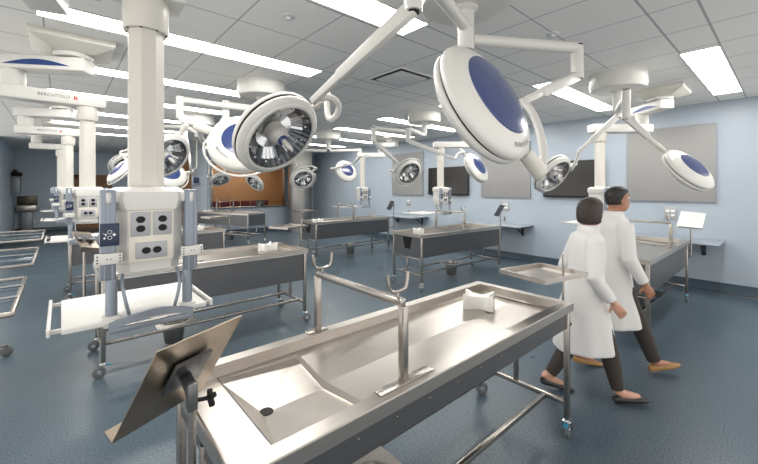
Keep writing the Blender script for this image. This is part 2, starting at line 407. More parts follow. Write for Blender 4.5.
def table(x, y, label, flip=False, L=2.26, W=.75, rz=0, skirt=.53, z=.92, bucket=True, detail=True, bx=0.0):
    """origin at the table centre; drain end at -x (or +x if flip)"""
    o = thing('autopsy_table', label, 'table', (x, y, 0), rz, 'stainless steel dissection tables')
    hx, hy = L / 2, W / 2; S = -1 if flip else 1
    # top: rim + basin, one mesh
    mb = MB(); rw, t = .065, .055
    def V(px, py, pz): return (px * S, py, pz)
    def rect(x0, x1, y0, y1, zz): return [V(x0, y0, zz), V(x1, y0, zz), V(x1, y1, zz), V(x0, y1, zz)]
    dk = .15                                    # flat deck at the drain end
    r0 = rect(-hx, hx, -hy, hy, z - t); r1 = rect(-hx, hx, -hy, hy, z - .004); r1b = rect(-hx + .004, hx - .004, -hy + .004, hy - .004, z)
    r2 = rect(-hx + .012, hx - rw, -hy + rw, hy - rw, z); r3 = rect(-hx + .014, hx - rw - .004, -hy + rw + .006, hy - rw - .004, z - .05)
    mb.rings([r0, r1, r1b, r2, r3], cap=False)
    # deck + ledge
    zb = z - .05
    xa, xb, ya, yb = -hx + .014, hx - rw - .004, -hy + rw + .006, hy - rw - .004
    xd = xa + dk; xs = xa + .52; ym = (ya + yb) / 2
    def q(*p): mb.poly([V(*a) for a in p])
    q((xa, ya, zb), (xd, ya, zb), (xd, yb, zb), (xa, yb, zb))
    l = .035; zd = zb - .004
    q((xd, ya, zb), (xb, ya, zb), (xb - l, ya + l, zd), (xd, ya + .012, zd))
    q((xd, yb, zb), (xb, yb, zb), (xb - l, yb - l, zd), (xd, yb - .02, zd))
    q((xb, ya, zb), (xb, yb, zb), (xb - l, yb - l, zd), (xb - l, ya + l, zd))
    # hopper with drain
    yl, yh = ya + .012, yb - .02; dx, dy, dz = xa + .24, ym, zb - .045; g = .014
    q((xd, yl, zd), (xd, yh, zd), (dx - g, dy + g, dz), (dx - g, dy - g, dz))
    q((xd, yh, zd), (xs, yh, zd - .02), (dx + g, dy + g, dz), (dx - g, dy + g, dz))
    q((xs, yl, zd - .02), (xd, yl, zd), (dx - g, dy - g, dz), (dx + g, dy - g, dz))
    q((xs, yh, zd - .02), (xs - .02, ym, zd - .045), (dx + g, dy, dz), (dx + g, dy + g, dz))
    q((xs - .02, ym, zd - .045), (xs, yl, zd - .02), (dx + g, dy - g, dz), (dx + g, dy, dz))
    q((xd, yh, zd), (xs, yh, zd), (xs, yh, zd - .02)); q((xd, yl, zd), (xs, yl, zd), (xs, yl, zd - .02))
    q((xs, yh, zd), (xs + .012, yh, zd), (xs, yh, zd - .02)); q((xs, yl, zd), (xs + .012, yl, zd), (xs, yl, zd - .02))
    # step up to the body tray, valley along the middle
    ys, yt = yl, yh
    q((xs, ys, zd - .02), (xs - .02, ym, zd - .045), (xs - .005, ym, zd - .022), (xs + .012, ys, zd))
    q((xs, yt, zd - .02), (xs - .02, ym, zd - .045), (xs - .005, ym, zd - .022), (xs + .012, yt, zd))
    xe = xb - l
    q((xs + .012, ys, zd), (xs - .005, ym, zd - .022), (xe, ym, zd - .006), (xe, ya + l, zd))
    q((xs + .012, yt, zd), (xs - .005, ym, zd - .022), (xe, ym, zd - .006), (xe, yb - l, zd))
    top = mb.build('tabletop', 'steel_basin', o, ang=6)
    mb = MB(); mb.lathe([(.0, .004), (.021, .004), (.024, .0045), (.027, .003), (.028, -.004)], 24, Matrix.Translation(V(dx, dy, dz))); mb.build('drain', 'black', top)
    # deck line
    mb = MB(); mb.bar(V(xd, ya + .005, zb + .0012), V(xd, yb - .01, zb + .0012), .004, .002); mb.build('seam', 'steel_dark', top)
    # hopper body under the rim
    a, b2 = .035, .05; mb = MB()
    u = [V(-hx + a, -hy + a, z - t + .004), V(hx - a, -hy + a, z - t + .004), V(hx - a, hy - a, z - t + .004), V(-hx + a, hy - a, z - t + .004)]
    dn = [V(-hx + a, -hy + a, skirt), V(hx - a, -hy + a, skirt), V(hx - a, hy - a, skirt), V(-hx + a, hy - a, skirt)]
    mb.rings([u, dn, [Vector(p) * 1 + Vector((S * (.03 if i in (0, 3) else -.03), .03 if i < 2 else -.03, 0)) for i, p in enumerate(dn)],
              [V(-hx + a + .25, -.1, max(skirt, .70) + .08), V(hx - .3, -.1, .80), V(hx - .3, .1, .80), V(-hx + a + .25, .1, max(skirt, .70) + .08)]], cap=False)
    lp = MB()
    for sy in (-1, 1): lp.box((0, sy * (hy - .022), z - t - .006), (L - .03, .012, .010), .002)
    lp.build('lip', 'chrome', o)
    sk = mb.build('skirt_panel', 'steel_dark', o, ang=20)
    if detail:
        mb = MB()
        for k in range(10): mb.sphere(V(-hx + .25 + k * .19, -hy + a - .002, z - t - .05), .004, n=8)
        mb.build('rivets', 'steel', sk)
        # dark V opening at the near end
        mb = MB(); e = -hx + a - .003
        mb.poly([V(e, -.11, z - .075), V(e, .11, z - .075), V(e, .06, skirt + .12), V(e, -.06, skirt + .12)], (S * -.004, 0, 0)); mb.build('end_cutout', 'black', sk)
    # legs with casters
    lx, ly = hx - .035, hy - .03
    for sx in (-1, 1):
        for sy in (-1, 1):
            mb = MB(); mb.box((sx * lx, sy * ly, (z - t + .13) / 2), (.034, .034, z - t - .13), .004); lg = mb.build('leg', 'steel', o)
            caster(lg, sx * lx, sy * ly, random.uniform(-.6, .6) + (math.pi if sx < 0 else 0))
    zr = .24
    for sx in (-1, 1):
        mb = MB(); mb.box((sx * lx, 0, zr), (.03, 2 * ly - .034, .03), .004); mb.build('end_rail', 'steel', o)
        if sx == -1 and skirt < .7:
            mb = MB(); mb.box((sx * lx, 0, .50), (.028, 2 * ly - .034, .028), .004); mb.box((sx * lx, 0, (.50 + zr) / 2), (.028, .028, .50 - zr - .03), .003); mb.build('end_frame', 'steel', o)
        else:
            mb = MB(); mb.box((sx * lx, 0.02, (zr + skirt + .07) / 2), (.03, .03, skirt + .07 - zr - .03), .003); mb.build('end_post', 'steel', o)
    for sy in (-1, 1):
        mb = MB(); mb.bar((-lx + .01, sy * .2, zr), (lx - .01, sy * .2, zr), .03, .03, .005); mb.build('long_rail', 'steel', o)
    if bucket:
        mb = MB(); zz = zr + .016
        # plate with a round hole
        n = 24; rr_ = .125; sq = []
        for k in range(n):
            an = 2 * math.pi * k / n; ca, sa = math.cos(an), math.sin(an); mxx = max(abs(ca), abs(sa)); sq.append((ca / mxx, sa / mxx))
        mb.rings([[(bx + .19 * p[0], .23 * p[1], zz) for p in sq], [(bx + .19 * p[0], .23 * p[1], zz + .006) for p in sq],
                  [(bx + rr_ * math.cos(2 * math.pi * k / n), rr_ * math.sin(2 * math.pi * k / n), zz + .006) for k in range(n)],
                  [(bx + rr_ * math.cos(2 * math.pi * k / n), rr_ * math.sin(2 * math.pi * k / n), zz) for k in range(n)]], cap=False, closed=True)
        mb.build('bucket_plate', 'steel', o)
    return o

def bucket(x, y, label):
    mb = MB(); z0 = .03
    mb.lathe([(0, z0), (.085, z0), (.09, z0 + .01), (.119, .262), (.135, .264), (.136, .27), (.118, .27), (.114, .255), (.084, z0 + .014), (0, z0 + .012)], 28)
    o = mb.build('steel_bucket', 'steel', loc=(x, y, 0)); tag(o, label, 'bucket', 'kick buckets under the tables')
    mb = MB(); pts = [(.127 * math.cos(a), .127 * math.sin(a) * .98, .268 + .0 * a) for a in [math.pi * k / 12 for k in range(13)]]
    mb.tube(pts, .004, 6); mb.build('bail_handle', 'chrome', o)
    return o

def bridge(x, y0, y1, label, z=.92, h=.30):
    o = thing('instrument_bridge', label, 'instrument bridge', (x, 0, z), 0, 'hook bridges standing across the tables')
    for y, s in ((y0, 1), (y1, -1)):
        mb = MB(); mb.box((0, y, h / 2), (.028, .034, h), .003); mb.build('post', 'steel', o)
        mb = MB(); mb.box((0, y - s * .012, .004), (.30 if s > 0 else .12, .045, .008), .002); mb.build('foot_plate', 'steel', o)
    mb = MB(); mb.bar((0, y0, h + .012), (0, y1, h + .012), .03, .028, .003); mb.build('crossbar', 'steel', o)
    for y in (y0 + .03, y1 - .05):
        mb = MB(); mb.cyl((0, y, h + .024), (0, y, h + .05), .006, n=8)
        mb.tube([(-.058, y, h + .125), (-.05, y, h + .062), (-.02, y, h + .052), (.02, y, h + .052), (.05, y, h + .062), (.058, y, h + .125)], .0075, 8, smooth=2)
        mb.build('hook', 'steel', o)
    return o

def headrest(x, y, z, rz, label):
    # waisted block: two rounded ends, concave sides
    prof = []
    for (ax, ay), (bx_, by) in (((-.10, -.07), (.10, -.07)), ((.10, -.07), (.10, .07)), ((.10, .07), (-.10, .07)), ((-.10, .07), (-.10, -.07))):
        for k in range(8):
            f = k / 8; x_, y_ = ax + (bx_ - ax) * f, ay + (by - ay) * f; dd = .034 * math.sin(math.pi * min(1, max(0, (f - .12) / .76)))
            prof.append((x_ * (1 - dd / .10) if ax == bx_ else x_, y_ * (1 - dd / .07) if ay == by else y_))
    hts = [.085 + .022 * ((abs(p[0]) / .10) ** 2 * (abs(p[1]) / .07)) for p in prof]
    mb = MB()
    mb.rings([[(p[0], p[1], 0) for p in prof], [(p[0], p[1], hh - .008) for p, hh in zip(prof, hts)], [(p[0] * .95, p[1] * .94, hh) for p, hh in zip(prof, hts)], [(p[0] * .5, p[1] * .5, .082) for p in prof]])
    return tag(mb.build('headrest', 'foam', loc=(x, y, z), rot=(0, 0, rz), ang=50), label, 'headrest', 'white headrest blocks on the tables')

def bookstand(x, y, label, z_low, plate, mtl='steel_plate', knob=True):
    """plate = four world corners TL TR BR BL"""
    o = thing('reading_stand', label, 'reading stand', (0, 0, 0), 0, 'steel reading stands on posts')
    TL, TR, BR, BL = [Vector(p) for p in plate]; c = (TL + TR + BR + BL) / 4
    n = (TR - TL).cross(BL - TL).normalized()
    if n.dot(Vector((x, y, c.z)) - c) < 0: n = -n        # n points to the post side
    ex = (TR - TL).normalized(); ey = (BL - TL).normalized()
    mb = MB(); mb.poly([TL, TR, BR, BL], -n * .003)
    mb.poly([BL, BR, BR - n * .045 , BL - n * .045], ey * .003)
    mb.build('plate', mtl, o, ang=20)
    zt = c.z + .03
    mb = MB(); mb.cyl((x, y, z_low), (x, y, zt), .011, n=12); mb.build('post', 'steel', o)
    mb = MB(); mb.bar((x, y, zt - .02), c + n * .012, .03, .026, .003)
    mb.box(c + n * .012 - ey * .02, (.13, .12, .012), .002, Matrix((ex, ey, n)).transposed()); mb.bar((x, y, zt - .075), (x, y, zt + .005), .027, .027, .004); mb.build('clamp', 'steel_dark', o)
    if knob:
        mb = MB(); kc = Vector((x, y, zt - .05)) + Vector((.045, -.015, 0)); mb.cyl(Vector((x, y, zt - .05)), kc, .006)
        for k in range(3):
            a = 2 * math.pi * k / 3 + .4; mb.bar(kc, kc + Vector((.006, math.cos(a) * .026, math.sin(a) * .026)), .016, .016, .004)
        mb.build('clamp_knob', 'black', o)
    mb = MB(); mb.bar((x, y, z_low + .02), (x + (.06 if x < 4 else -.12), y, z_low + .02), .03, .03, .003); mb.build('mount_bracket', 'steel', o)
    return o

def mayo(x, y, z, yaw, label, px, py, zlow, w=.45, d=.37):
    o = thing('instrument_tray', label, 'instrument tray', (x, y, z), yaw, 'steel instrument trays on posts')
    hw, hd, t = w / 2, d / 2, .025; mb = MB()
    A = lambda a, b, zz: [(-a, -b, zz), (a, -b, zz), (a, b, zz), (-a, b, zz)]
    mb.rings([A(hw - .02, hd - .02, -.004), A(hw, hd, -.004), A(hw, hd, t), A(hw - .012, hd - .012, t), A(hw - .016, hd - .016, .0)], cap=True); mb.build('tray', 'steel', o, ang=20)
    q = Matrix.Rotation(-yaw, 4, 'Z') @ Vector((px - x, py - y, 0))
    mb = MB(); mb.cyl((q.x, q.y, zlow - z), (q.x, q.y, .13), .008, n=10); mb.build('post', 'steel', o)
    mb = MB(); mb.bar((q.x, q.y, -.012), (0, 0, -.012), .03, .012, .002); mb.build('support_arm', 'steel', o)
    mb = MB(); mb.cyl((q.x, q.y - .02, zlow - z + .05), (q.x + .0, q.y - .055, zlow - z + .05), .013, n=8); mb.build('clamp_knob', 'black', o)
    return o

TX, TY = 1.475, 1.345
# main
table(TX, TY, 'large steel dissection table in front with an open basin', skirt=.74, bx=-.33)
bridge(1.04, 1.035, 1.685, 'steel hook bridge standing across the front table')
headrest(2.18, 1.43, .862, R_(-62), 'white waisted headrest block in the basin of the front table')
bucket(TX - .33, TY, 'steel bucket under the front table')
bookstand(.285, 1.145, 'large tilted steel reading stand at the near left end of the front table', .55,
          [(.197, 1.14, 1.25), (.478, 1.27, 1.25), (.394, 1.44, .95), (.113, 1.31, .95)])
mayo(2.515, 1.14, 1.095, R_(-12), 'square steel instrument tray on a post at the right end of the front table', 2.66, 1.06, .70)
# left column
T2X, T2Y = 1.30, 4.42
table(T2X, T2Y, 'steel dissection table standing behind the nearest service column', bx=-.38, W=.78, L=2.1)
bridge(.98, T2Y - .33, T2Y + .33, 'steel hook bridge on the table behind the nearest service column')
headrest(2.05, 4.55, .862, R_(15), 'white headrest block on the table behind the nearest service column')
bucket(T2X - .38, T2Y, 'steel bucket hanging under the second left table, below the white tray')
bookstand(.16, 4.27, 'steel reading stand on the left end of the second left table', .62,
          [at(70.5, 231, 3.42), at(90, 232.3, 3.55), at(100, 248, 3.3), at(81, 247, 3.17)])
mayo(2.55, 4.93, 1.10, R_(20), 'steel instrument tray at the right end of the second left table', 2.66, 4.76, .66)
T3X, T3Y = 1.2, 7.4
table(T3X, T3Y, 'steel dissection table with its right end showing behind the second left table', bx=-.3, W=.78)
headrest(1.95, 7.5, .862, R_(10), 'white headrest block on the third left table beside the post tray')
mayo(2.30, 7.45, 1.10, R_(10), 'pale instrument tray at the right end of the third left table', 2.55, 7.45, .66)
bucket(T3X - .3, T3Y, 'steel bucket under the third left table')
# dark far table
o4 = table(4.05, 11.75, 'dark steel dissection table in front of the wood lined opening', rz=R_(113), bucket=True, flip=True)
headrest(3.52, 12.35, .862, R_(20), 'small white headrest block on the dark far table')
bucket(4.05, 11.75, 'steel bucket under the dark far table')
o = bridge(0, -.33, .33, 'steel hook bridge on the dark far table'); o.location = (3.95, 11.95, .92); o.rotation_euler = (0, 0, R_(113))
bookstand(4.77, 11.24, 'small pale reading stand in front of the wood lined opening', .62,
          [at(256, 200, 12.1), at(264.5, 200, 12.1), at(264.5, 206, 11.95), at(256.5, 206, 11.95)], 'steel', False)
# right column
RX = 5.6
R1X, R1Y = 5.83, 1.36
table(R1X, R1Y, 'steel dissection table near the right wall, half hidden by the walking people', flip=True, bx=.2)
bridge(5.95, R1Y - .33, R1Y + .33, 'steel hook bridge on the table beside the walking people')
bucket(R1X + .2, R1Y, 'steel bucket under the table beside the walking people')
bookstand(7.30, 1.02, 'pale reading stand on a post below the wide grey board', .62,
          [at(681, 211, 5.62), at(706, 213.5, 5.62), at(702, 229.5, 5.48), at(676, 227, 5.48)], 'white', False)
R2X, R2Y = 5.55, 4.28
table(R2X, R2Y, 'steel dissection table in the middle right with a white block and hook bridge', bx=.05, rz=R_(-3))
bridge(5.55, R2Y - .33, R2Y + .33, 'steel hook bridge on the middle right table under the service column')
headrest(4.78, 4.38, .862, R_(60), 'white headrest block at the left end of the middle right table')
bucket(R2X + .05, R2Y, 'steel bucket under the middle right table')
bookstand(6.80, 3.95, 'dark tilted reading stand at the right end of the middle right table', .62,
          [at(500, 204.5, 7.35), at(505, 205.5, 7.45), at(498.5, 216.5, 7.35), at(493.5, 215.5, 7.25)], 'steel_dark', False)
R3X, R3Y = 5.35, 7.3
table(R3X, R3Y, 'far right steel dissection table with its long grey side in view', bx=.1)
bridge(5.3, R3Y - .33, R3Y + .33, 'steel hook bridge on the far right table')
headrest(4.50, 7.28, .862, R_(10), 'white headrest block at the left end of the far right table')
bucket(R3X + .1, R3Y, 'steel bucket under the far right table')
bookstand(6.55, 6.87, 'dark tilted reading stand at the right end of the far right table', .62,
          [at(390.5, 200.5, 9.5), at(394.5, 201.5, 9.6), at(391, 210, 9.5), at(386.5, 209, 9.4)], 'steel_dark', False)
mayo(4.42, 7.72, 1.12, R_(0), 'steel instrument tray at the left end of the far right table', 4.19, 7.45, .66)

# ------------------------------------------------------------------ service pendants
def box_mount(parent, x, y, rz=0, s=.31):
    mb = MB(); rot = Matrix.Rotation(rz, 4, 'Z'); T = Matrix.Translation((x, y, 0)) @ rot
    A = lambda h, z: [T @ Vector((a * h, b * h, z)) for a, b in ((-1, -1), (1, -1), (1, 1), (-1, 1))]
    mb.rings([A(s, CZ), A(s, CZ - .02), A(s - .005, CZ - .055), A(s - .02, CZ - .065), A(s - .15, CZ - .12)])
    p = mb.build('ceiling_plate', 'column', parent, ang=20)
    mb = MB(); mb.lathe([(.155, CZ - .115), (.155, CZ - .135), (.14, CZ - .155), (0, CZ - .155)], 32, T); mb.build('swivel_ring', 'white_arm', p)

def arm_box(mb, p, q, w, h, ext0, ext1):
    p, q = Vector(p), Vector(q); d = (q - p).normalized(); mb.bar(p - d * ext0, q + d * ext1, w, h, .02)
    return d

def pendant(cx, cy, mount, joint, label, tray_dx=0.0, logo=False, decal=False, full=True, mount_rz=0):
    o = thing('service_pendant', label, 'ceiling service column', (0, 0, 0), 0, 'ceiling service columns with outlet heads')
    mx_, my_ = mount; jx, jy = joint
    box_mount(o, mx_, my_, mount_rz)
    mb = MB(); d = arm_box(mb, (mx_, my_, 2.875), (jx, jy, 2.875), .20, .135, .14, .12); ua = mb.build('upper_arm', 'white_arm', o)
    if decal:
        for s in (-1, 1):
            nrm = Vector((-d.y, d.x, 0)) * s
            mb = MB(); c = (Vector((mx_, my_, 2.875)) + Vector((jx, jy, 2.875))) / 2 + nrm * .1005
            pts = [c + d * (-.28 + .56 * k / 16) + Vector((0, 0, -.03 + .055 * math.sin(math.pi * k / 16))) for k in range(17)]
            mb.poly(pts, nrm * .0015); mb.build('decal', 'decal_blue', ua)
    mb = MB(); mb.lathe([(.0, 2.815), (.09, 2.815), (.09, 2.665), (.085, 2.655), (0, 2.655)], 28, Matrix.Translation((jx, jy, 0))); mb.build('elbow_joint', 'white_arm', o)
    mb = MB(); d = arm_box(mb, (jx, jy, 2.598), (cx, cy, 2.598), .19, .125, .12, .15); la = mb.build('lower_arm', 'white_arm', o)
    if logo:
        for s in (-1, 1):
            nrm = Vector((-d.y, d.x, 0)) * s; ex = d if s < 0 else -d
            c = Vector((jx, jy, 2.603)).lerp(Vector((cx, cy, 2.603)), .52) + nrm * .0956
            mtx = Matrix((ex, Vector((0, 0, 1)), ex.cross(Vector((0, 0, 1))))).transposed().to_4x4(); mtx.translation = c
            text('lettering', 'BERCHTOLD', .042, la, mtx, 'ink')
            mb = MB(); cc = c + ex * .155
            mb.bar(cc + Vector((0, 0, -.018)), cc + Vector((0, 0, .022)), .012, .002); mb.bar(cc + ex * .016 + Vector((0, 0, -.018)), cc + ex * .016 + Vector((0, 0, .012)), .012, .002)
            mb.build('logo', 'red_ink', la)
    # collar + octagonal column
    T = Matrix.Translation((cx, cy, 0))
    mb = MB(); mb.lathe([(0, 2.535), (.088, 2.535), (.09, 2.525), (.09, 2.405), (.085, 2.395), (0, 2.395)], 32, T); mb.mi = 1
    for k in range(8):
        a = 2 * math.pi * (k + .5) / 8; mb.cyl((cx + .08 * math.cos(a), cy + .08 * math.sin(a), 2.397), (cx + .08 * math.cos(a), cy + .08 * math.sin(a), 2.392), .005, n=8)
    mb.build('collar', ['column', 'black'], o)
    mb = MB(); oct_ = lambda r, z, ph=.5: [T @ Vector((r * math.cos(2 * math.pi * (k + ph) / 8), r * math.sin(2 * math.pi * (k + ph) / 8), z)) for k in range(8)]
    mb.rings([oct_(.072, 2.41), oct_(.072, 1.69)]); col = mb.build('shaft', 'column', o, ang=30)
    # head: chamfered box
    def head_ring(w, dd, ch, z): return [T @ Vector((a, b, z)) for a, b in ((-w + ch, -dd), (w - ch, -dd), (w, -dd + ch), (w, dd - ch), (w - ch, dd), (-w + ch, dd), (-w, dd - ch), (-w, -dd + ch))]
    mb = MB(); mb.rings([head_ring(.125, .13, .04, 1.62), head_ring(.125, .13, .04, 1.395), head_ring(.115, .12, .04, 1.375), head_ring(.115, .12, .04, 1.345), head_ring(.09, .09, .04, 1.32)])
    hd = mb.build('service_head', 'white', o, ang=30)
    mb = MB(); mb.rings([head_ring(.135, .14, .045, 1.605), head_ring(.15, .145, .05, 1.65), head_ring(.145, .14, .05, 1.68), head_ring(.11, .11, .04, 1.70)]); mb.build('head_cover', 'white', hd)
    for s in (-1, 1):
        mb = MB(); mb.bar((cx + s * .11, cy - .10, 1.66), (cx + s * .165, cy - .15, 1.655), .045, .05, .012); mb.build('shoulder', 'white', hd)
    # outlet panel
    fy = cy - .131
    mb = MB(); mb.box((cx, fy, 1.495), (.165, .006, .215), .004); pn = mb.build('outlet_panel', 'cream', hd)
    for px, pz, w, h, vert in ((-.04, 1.545, .07, .10, True), (.04, 1.545, .07, .10, True), (0, 1.433, .115, .068, False)):
        mb = MB(); mb.box((cx + px, fy - .005, pz), (w, .006, h), .002); pl = mb.build('outlet_plate', 'grey_plate', pn)
        mb = MB()
        for s in (-1, 1):
            c = Vector((cx + px + (0 if vert else s * .020), fy - .008, pz + (s * .019 if vert else 0)))
            mb.lathe([(0, .004), (.0145, .004), (.0165, .002), (.0165, 0)], 18, Matrix.Translation(c) @ Matrix.Rotation(math.pi / 2, 4, 'X') @ Matrix.Diagonal((1.0, .86, 1, 1)))
        mb.build('sockets', 'black', pl)
    # side rails
    for s in (-1, 1):
        rx, ry = cx + s * .15, cy - .13
        mb = MB(); mb.box((rx, ry, 1.51), (.052, .05, .36), .008)
        for k in (-1, 1): mb.box((rx + k * .012, ry - .026, 1.51), (.006, .006, .35))
        rl = mb.build('equipment_rail', 'grey_rail', o)
        mb = MB(); mb.box((rx, ry - .033, 1.418), (.088, .022, .042), .003); cl = mb.build('rail_clamp', 'white', rl)
        if full:
            mb = MB()
            for dx in (-.036, .036):
                for dz in (-.012, 0, .012): mb.cyl((rx + dx, ry - .0445, 1.418 + dz), (rx + dx, ry - .0455, 1.418 + dz), .003, n=8)
            for dx in (-.006, .006): mb.cyl((rx + dx, ry - .0445, 1.418), (rx + dx, ry - .0455, 1.418), .0025, n=8)
            mb.build('clamp_holes', 'black', cl)
        mb = MB(); mb.cyl((rx - s * .012, ry, 1.335), (rx - s * .012, ry, 1.165), .0205, n=16); mb.build('drop_tube', 'grey_rail', o)
        mb = MB(); mb.box((rx - s * .012, ry, 1.165), (.062, .065, .045), .01); mb.cyl((rx + s * .02, ry - .01, 1.165), (rx + s * .045, ry - .01, 1.165), .012); mb.build('tube_clamp', 'white', o)
        if s < 0:
            mb = MB(); mb.box((rx + .004, ry - .0315, 1.512), (.062, .008, .088), .001); lp = mb.build('label_plate', 'navy', rl)
            mb = MB(); yy = ry - .0362
            def rg(a, b, r, w=.0025):
                mb.tube([(rx + .004 + a + r * math.cos(2 * math.pi * k / 10), yy, 1.512 + b + r * math.sin(2 * math.pi * k / 10)) for k in range(11)], w, 4)
            rg(0, .011, .007, .001); rg(0, -.011, .007, .001)
            for a, b, q in ((.014, 0, .009), (-.013, .002, .006), (-.017, -.013, .006)): mb.box((rx + .004 + a, yy, 1.512 + b), (q, .001, q), rot=Matrix.Rotation(R_(45), 3, 'Y'))
            mb.bar((rx - .018, yy, 1.520), (rx - .008, yy, 1.512), .003, .001); mb.bar((rx - .016, yy, 1.502), (rx - .006, yy, 1.508), .003, .001)
            mb.build('emblem', 'label_white', lp)
    # tray
    tx0, tx1, ty0, ty1, tz = cx - .29 + tray_dx, cx + .21 + tray_dx, cy - .165, cy + .30, 1.165
    mb = MB(); mb.box(((tx0 + tx1) / 2, (ty0 + ty1) / 2, tz), (tx1 - tx0, ty1 - ty0, .022), .006); ty = mb.build('shelf', 'tray_white', o)
    for s in (-1, 1):
        xx = tx0 - .035 if s < 0 else tx1 + .02
        mb = MB(); mb.box((xx, (ty0 + ty1) / 2, tz + .005), (.012, ty1 - ty0 + .01, .028), .003)
        for yy in (ty0 + .03, ty1 - .03): mb.bar((xx, yy, tz), (tx0 + .01 if s < 0 else tx1 - .01, yy, tz), .014, .014)
        mb.build('side_rail', 'white', ty)
    mb = MB()
    n = 16; ar = [(cx - .15 + .30 * k / n, cy - .178 - .02 * math.sin(math.pi * k / n), tz - .012 + .034 * math.sin(math.pi * k / n)) for k in range(n + 1)]
    mb.rings([[(x_, y_ - .008, z_ - .014), (x_, y_ + .008, z_ - .014), (x_, y_ + .008, z_ + .014), (x_, y_ - .008, z_ + .014)] for x_, y_, z_ in ar])
    mb.box((cx, cy - .176, tz - .03), (.30, .014, .022), .003)
    mb.build('shelf_handle', 'grey_rail', ty)
    if full:
        for x_, s in ((cx - .10, -1), (cx + .10, 1)):
            mb = MB(); mb.tube([(x_, cy - .11, 1.34), (x_ + s * .005, cy - .15, 1.30), (x_ - s * .005, cy - .165, 1.24), (x_ - s * .02, cy - .155, 1.175)], .007, 8, smooth=2); mb.build('cable', 'grey_rail', o)
    return o

pendant(.29, 1.93, (-.09, 3.0), (-.36, 1.96), 'nearest white service column with outlet sockets and a wide white tray', full=True)
pendant(.21, 4.90, (.09, 4.62), (-.34, 4.88), 'second service column back on the left, hung from a lettered ceiling arm', logo=True, decal=True)
pendant(.09, 7.90, (.02, 7.75), (-.42, 7.95), 'third service column back on the left, beyond the lettered arm', logo=True, full=False)
pendant(.0, 10.9, (.0, 10.6), (-.40, 10.9), 'farthest small service column on the left, near the end wall', full=False)
pendant(6.26, 1.95, (6.50, 1.25), (6.74, 1.52), 'service column behind the two walking people, near the right wall', tray_dx=-.35, decal=True, full=False)
pendant(6.10, 4.95, (6.65, 4.25), (6.52, 4.58), 'service column in front of the middle wall screen', tray_dx=-.5, full=False)
pendant(6.40, 8.0, (6.9, 7.3), (6.8, 7.65), 'farthest service column on the right, beyond the far right table', tray_dx=-.5, full=False)

# ------------------------------------------------------------------ surgical lights
def round_mount(x, y, label, stem=.42, r=.31):
    o = thing('lamp_mount', label, 'ceiling mount', (x, y, 0), 0, 'round ceiling mounts of the surgical lights')
    mb = MB(); mb.lathe([(r, CZ), (r, CZ - .15), (r - .02, CZ - .19), (r - .06, CZ - .20), (0, CZ - .20)], 48); mb.build('cover', 'white_arm', o)
    mb = MB(); mb.lathe([(.08, CZ - .198), (.08, CZ - .215), (.055, CZ - .23), (.055, CZ - stem), (.048, CZ - stem - .012), (0, CZ - stem - .012)], 24); mb.build('stem', 'white_arm', o)
    mb = MB(); mb.lathe([(.0565, CZ - .334), (.0565, CZ - .33)], 24); mb.build('stem_seam', 'socket', o)
    return o

def frame_from(n, hint=Vector((0, 0, 1))):
    n = n.normalized(); x = hint.cross(n)
    if x.length < .05: x = Vector((1, 0, 0)).cross(n)
    x.normalize(); y = n.cross(x); m_ = Matrix((x, y, n)).transposed().to_4x4(); return m_

def view_basis(c):
    w = (Vector((0, 0, H)) - c).normalized(); r = Vector((0, 0, 1)).cross(w).normalized(); up = w.cross(r).normalized()
    return w, r, up

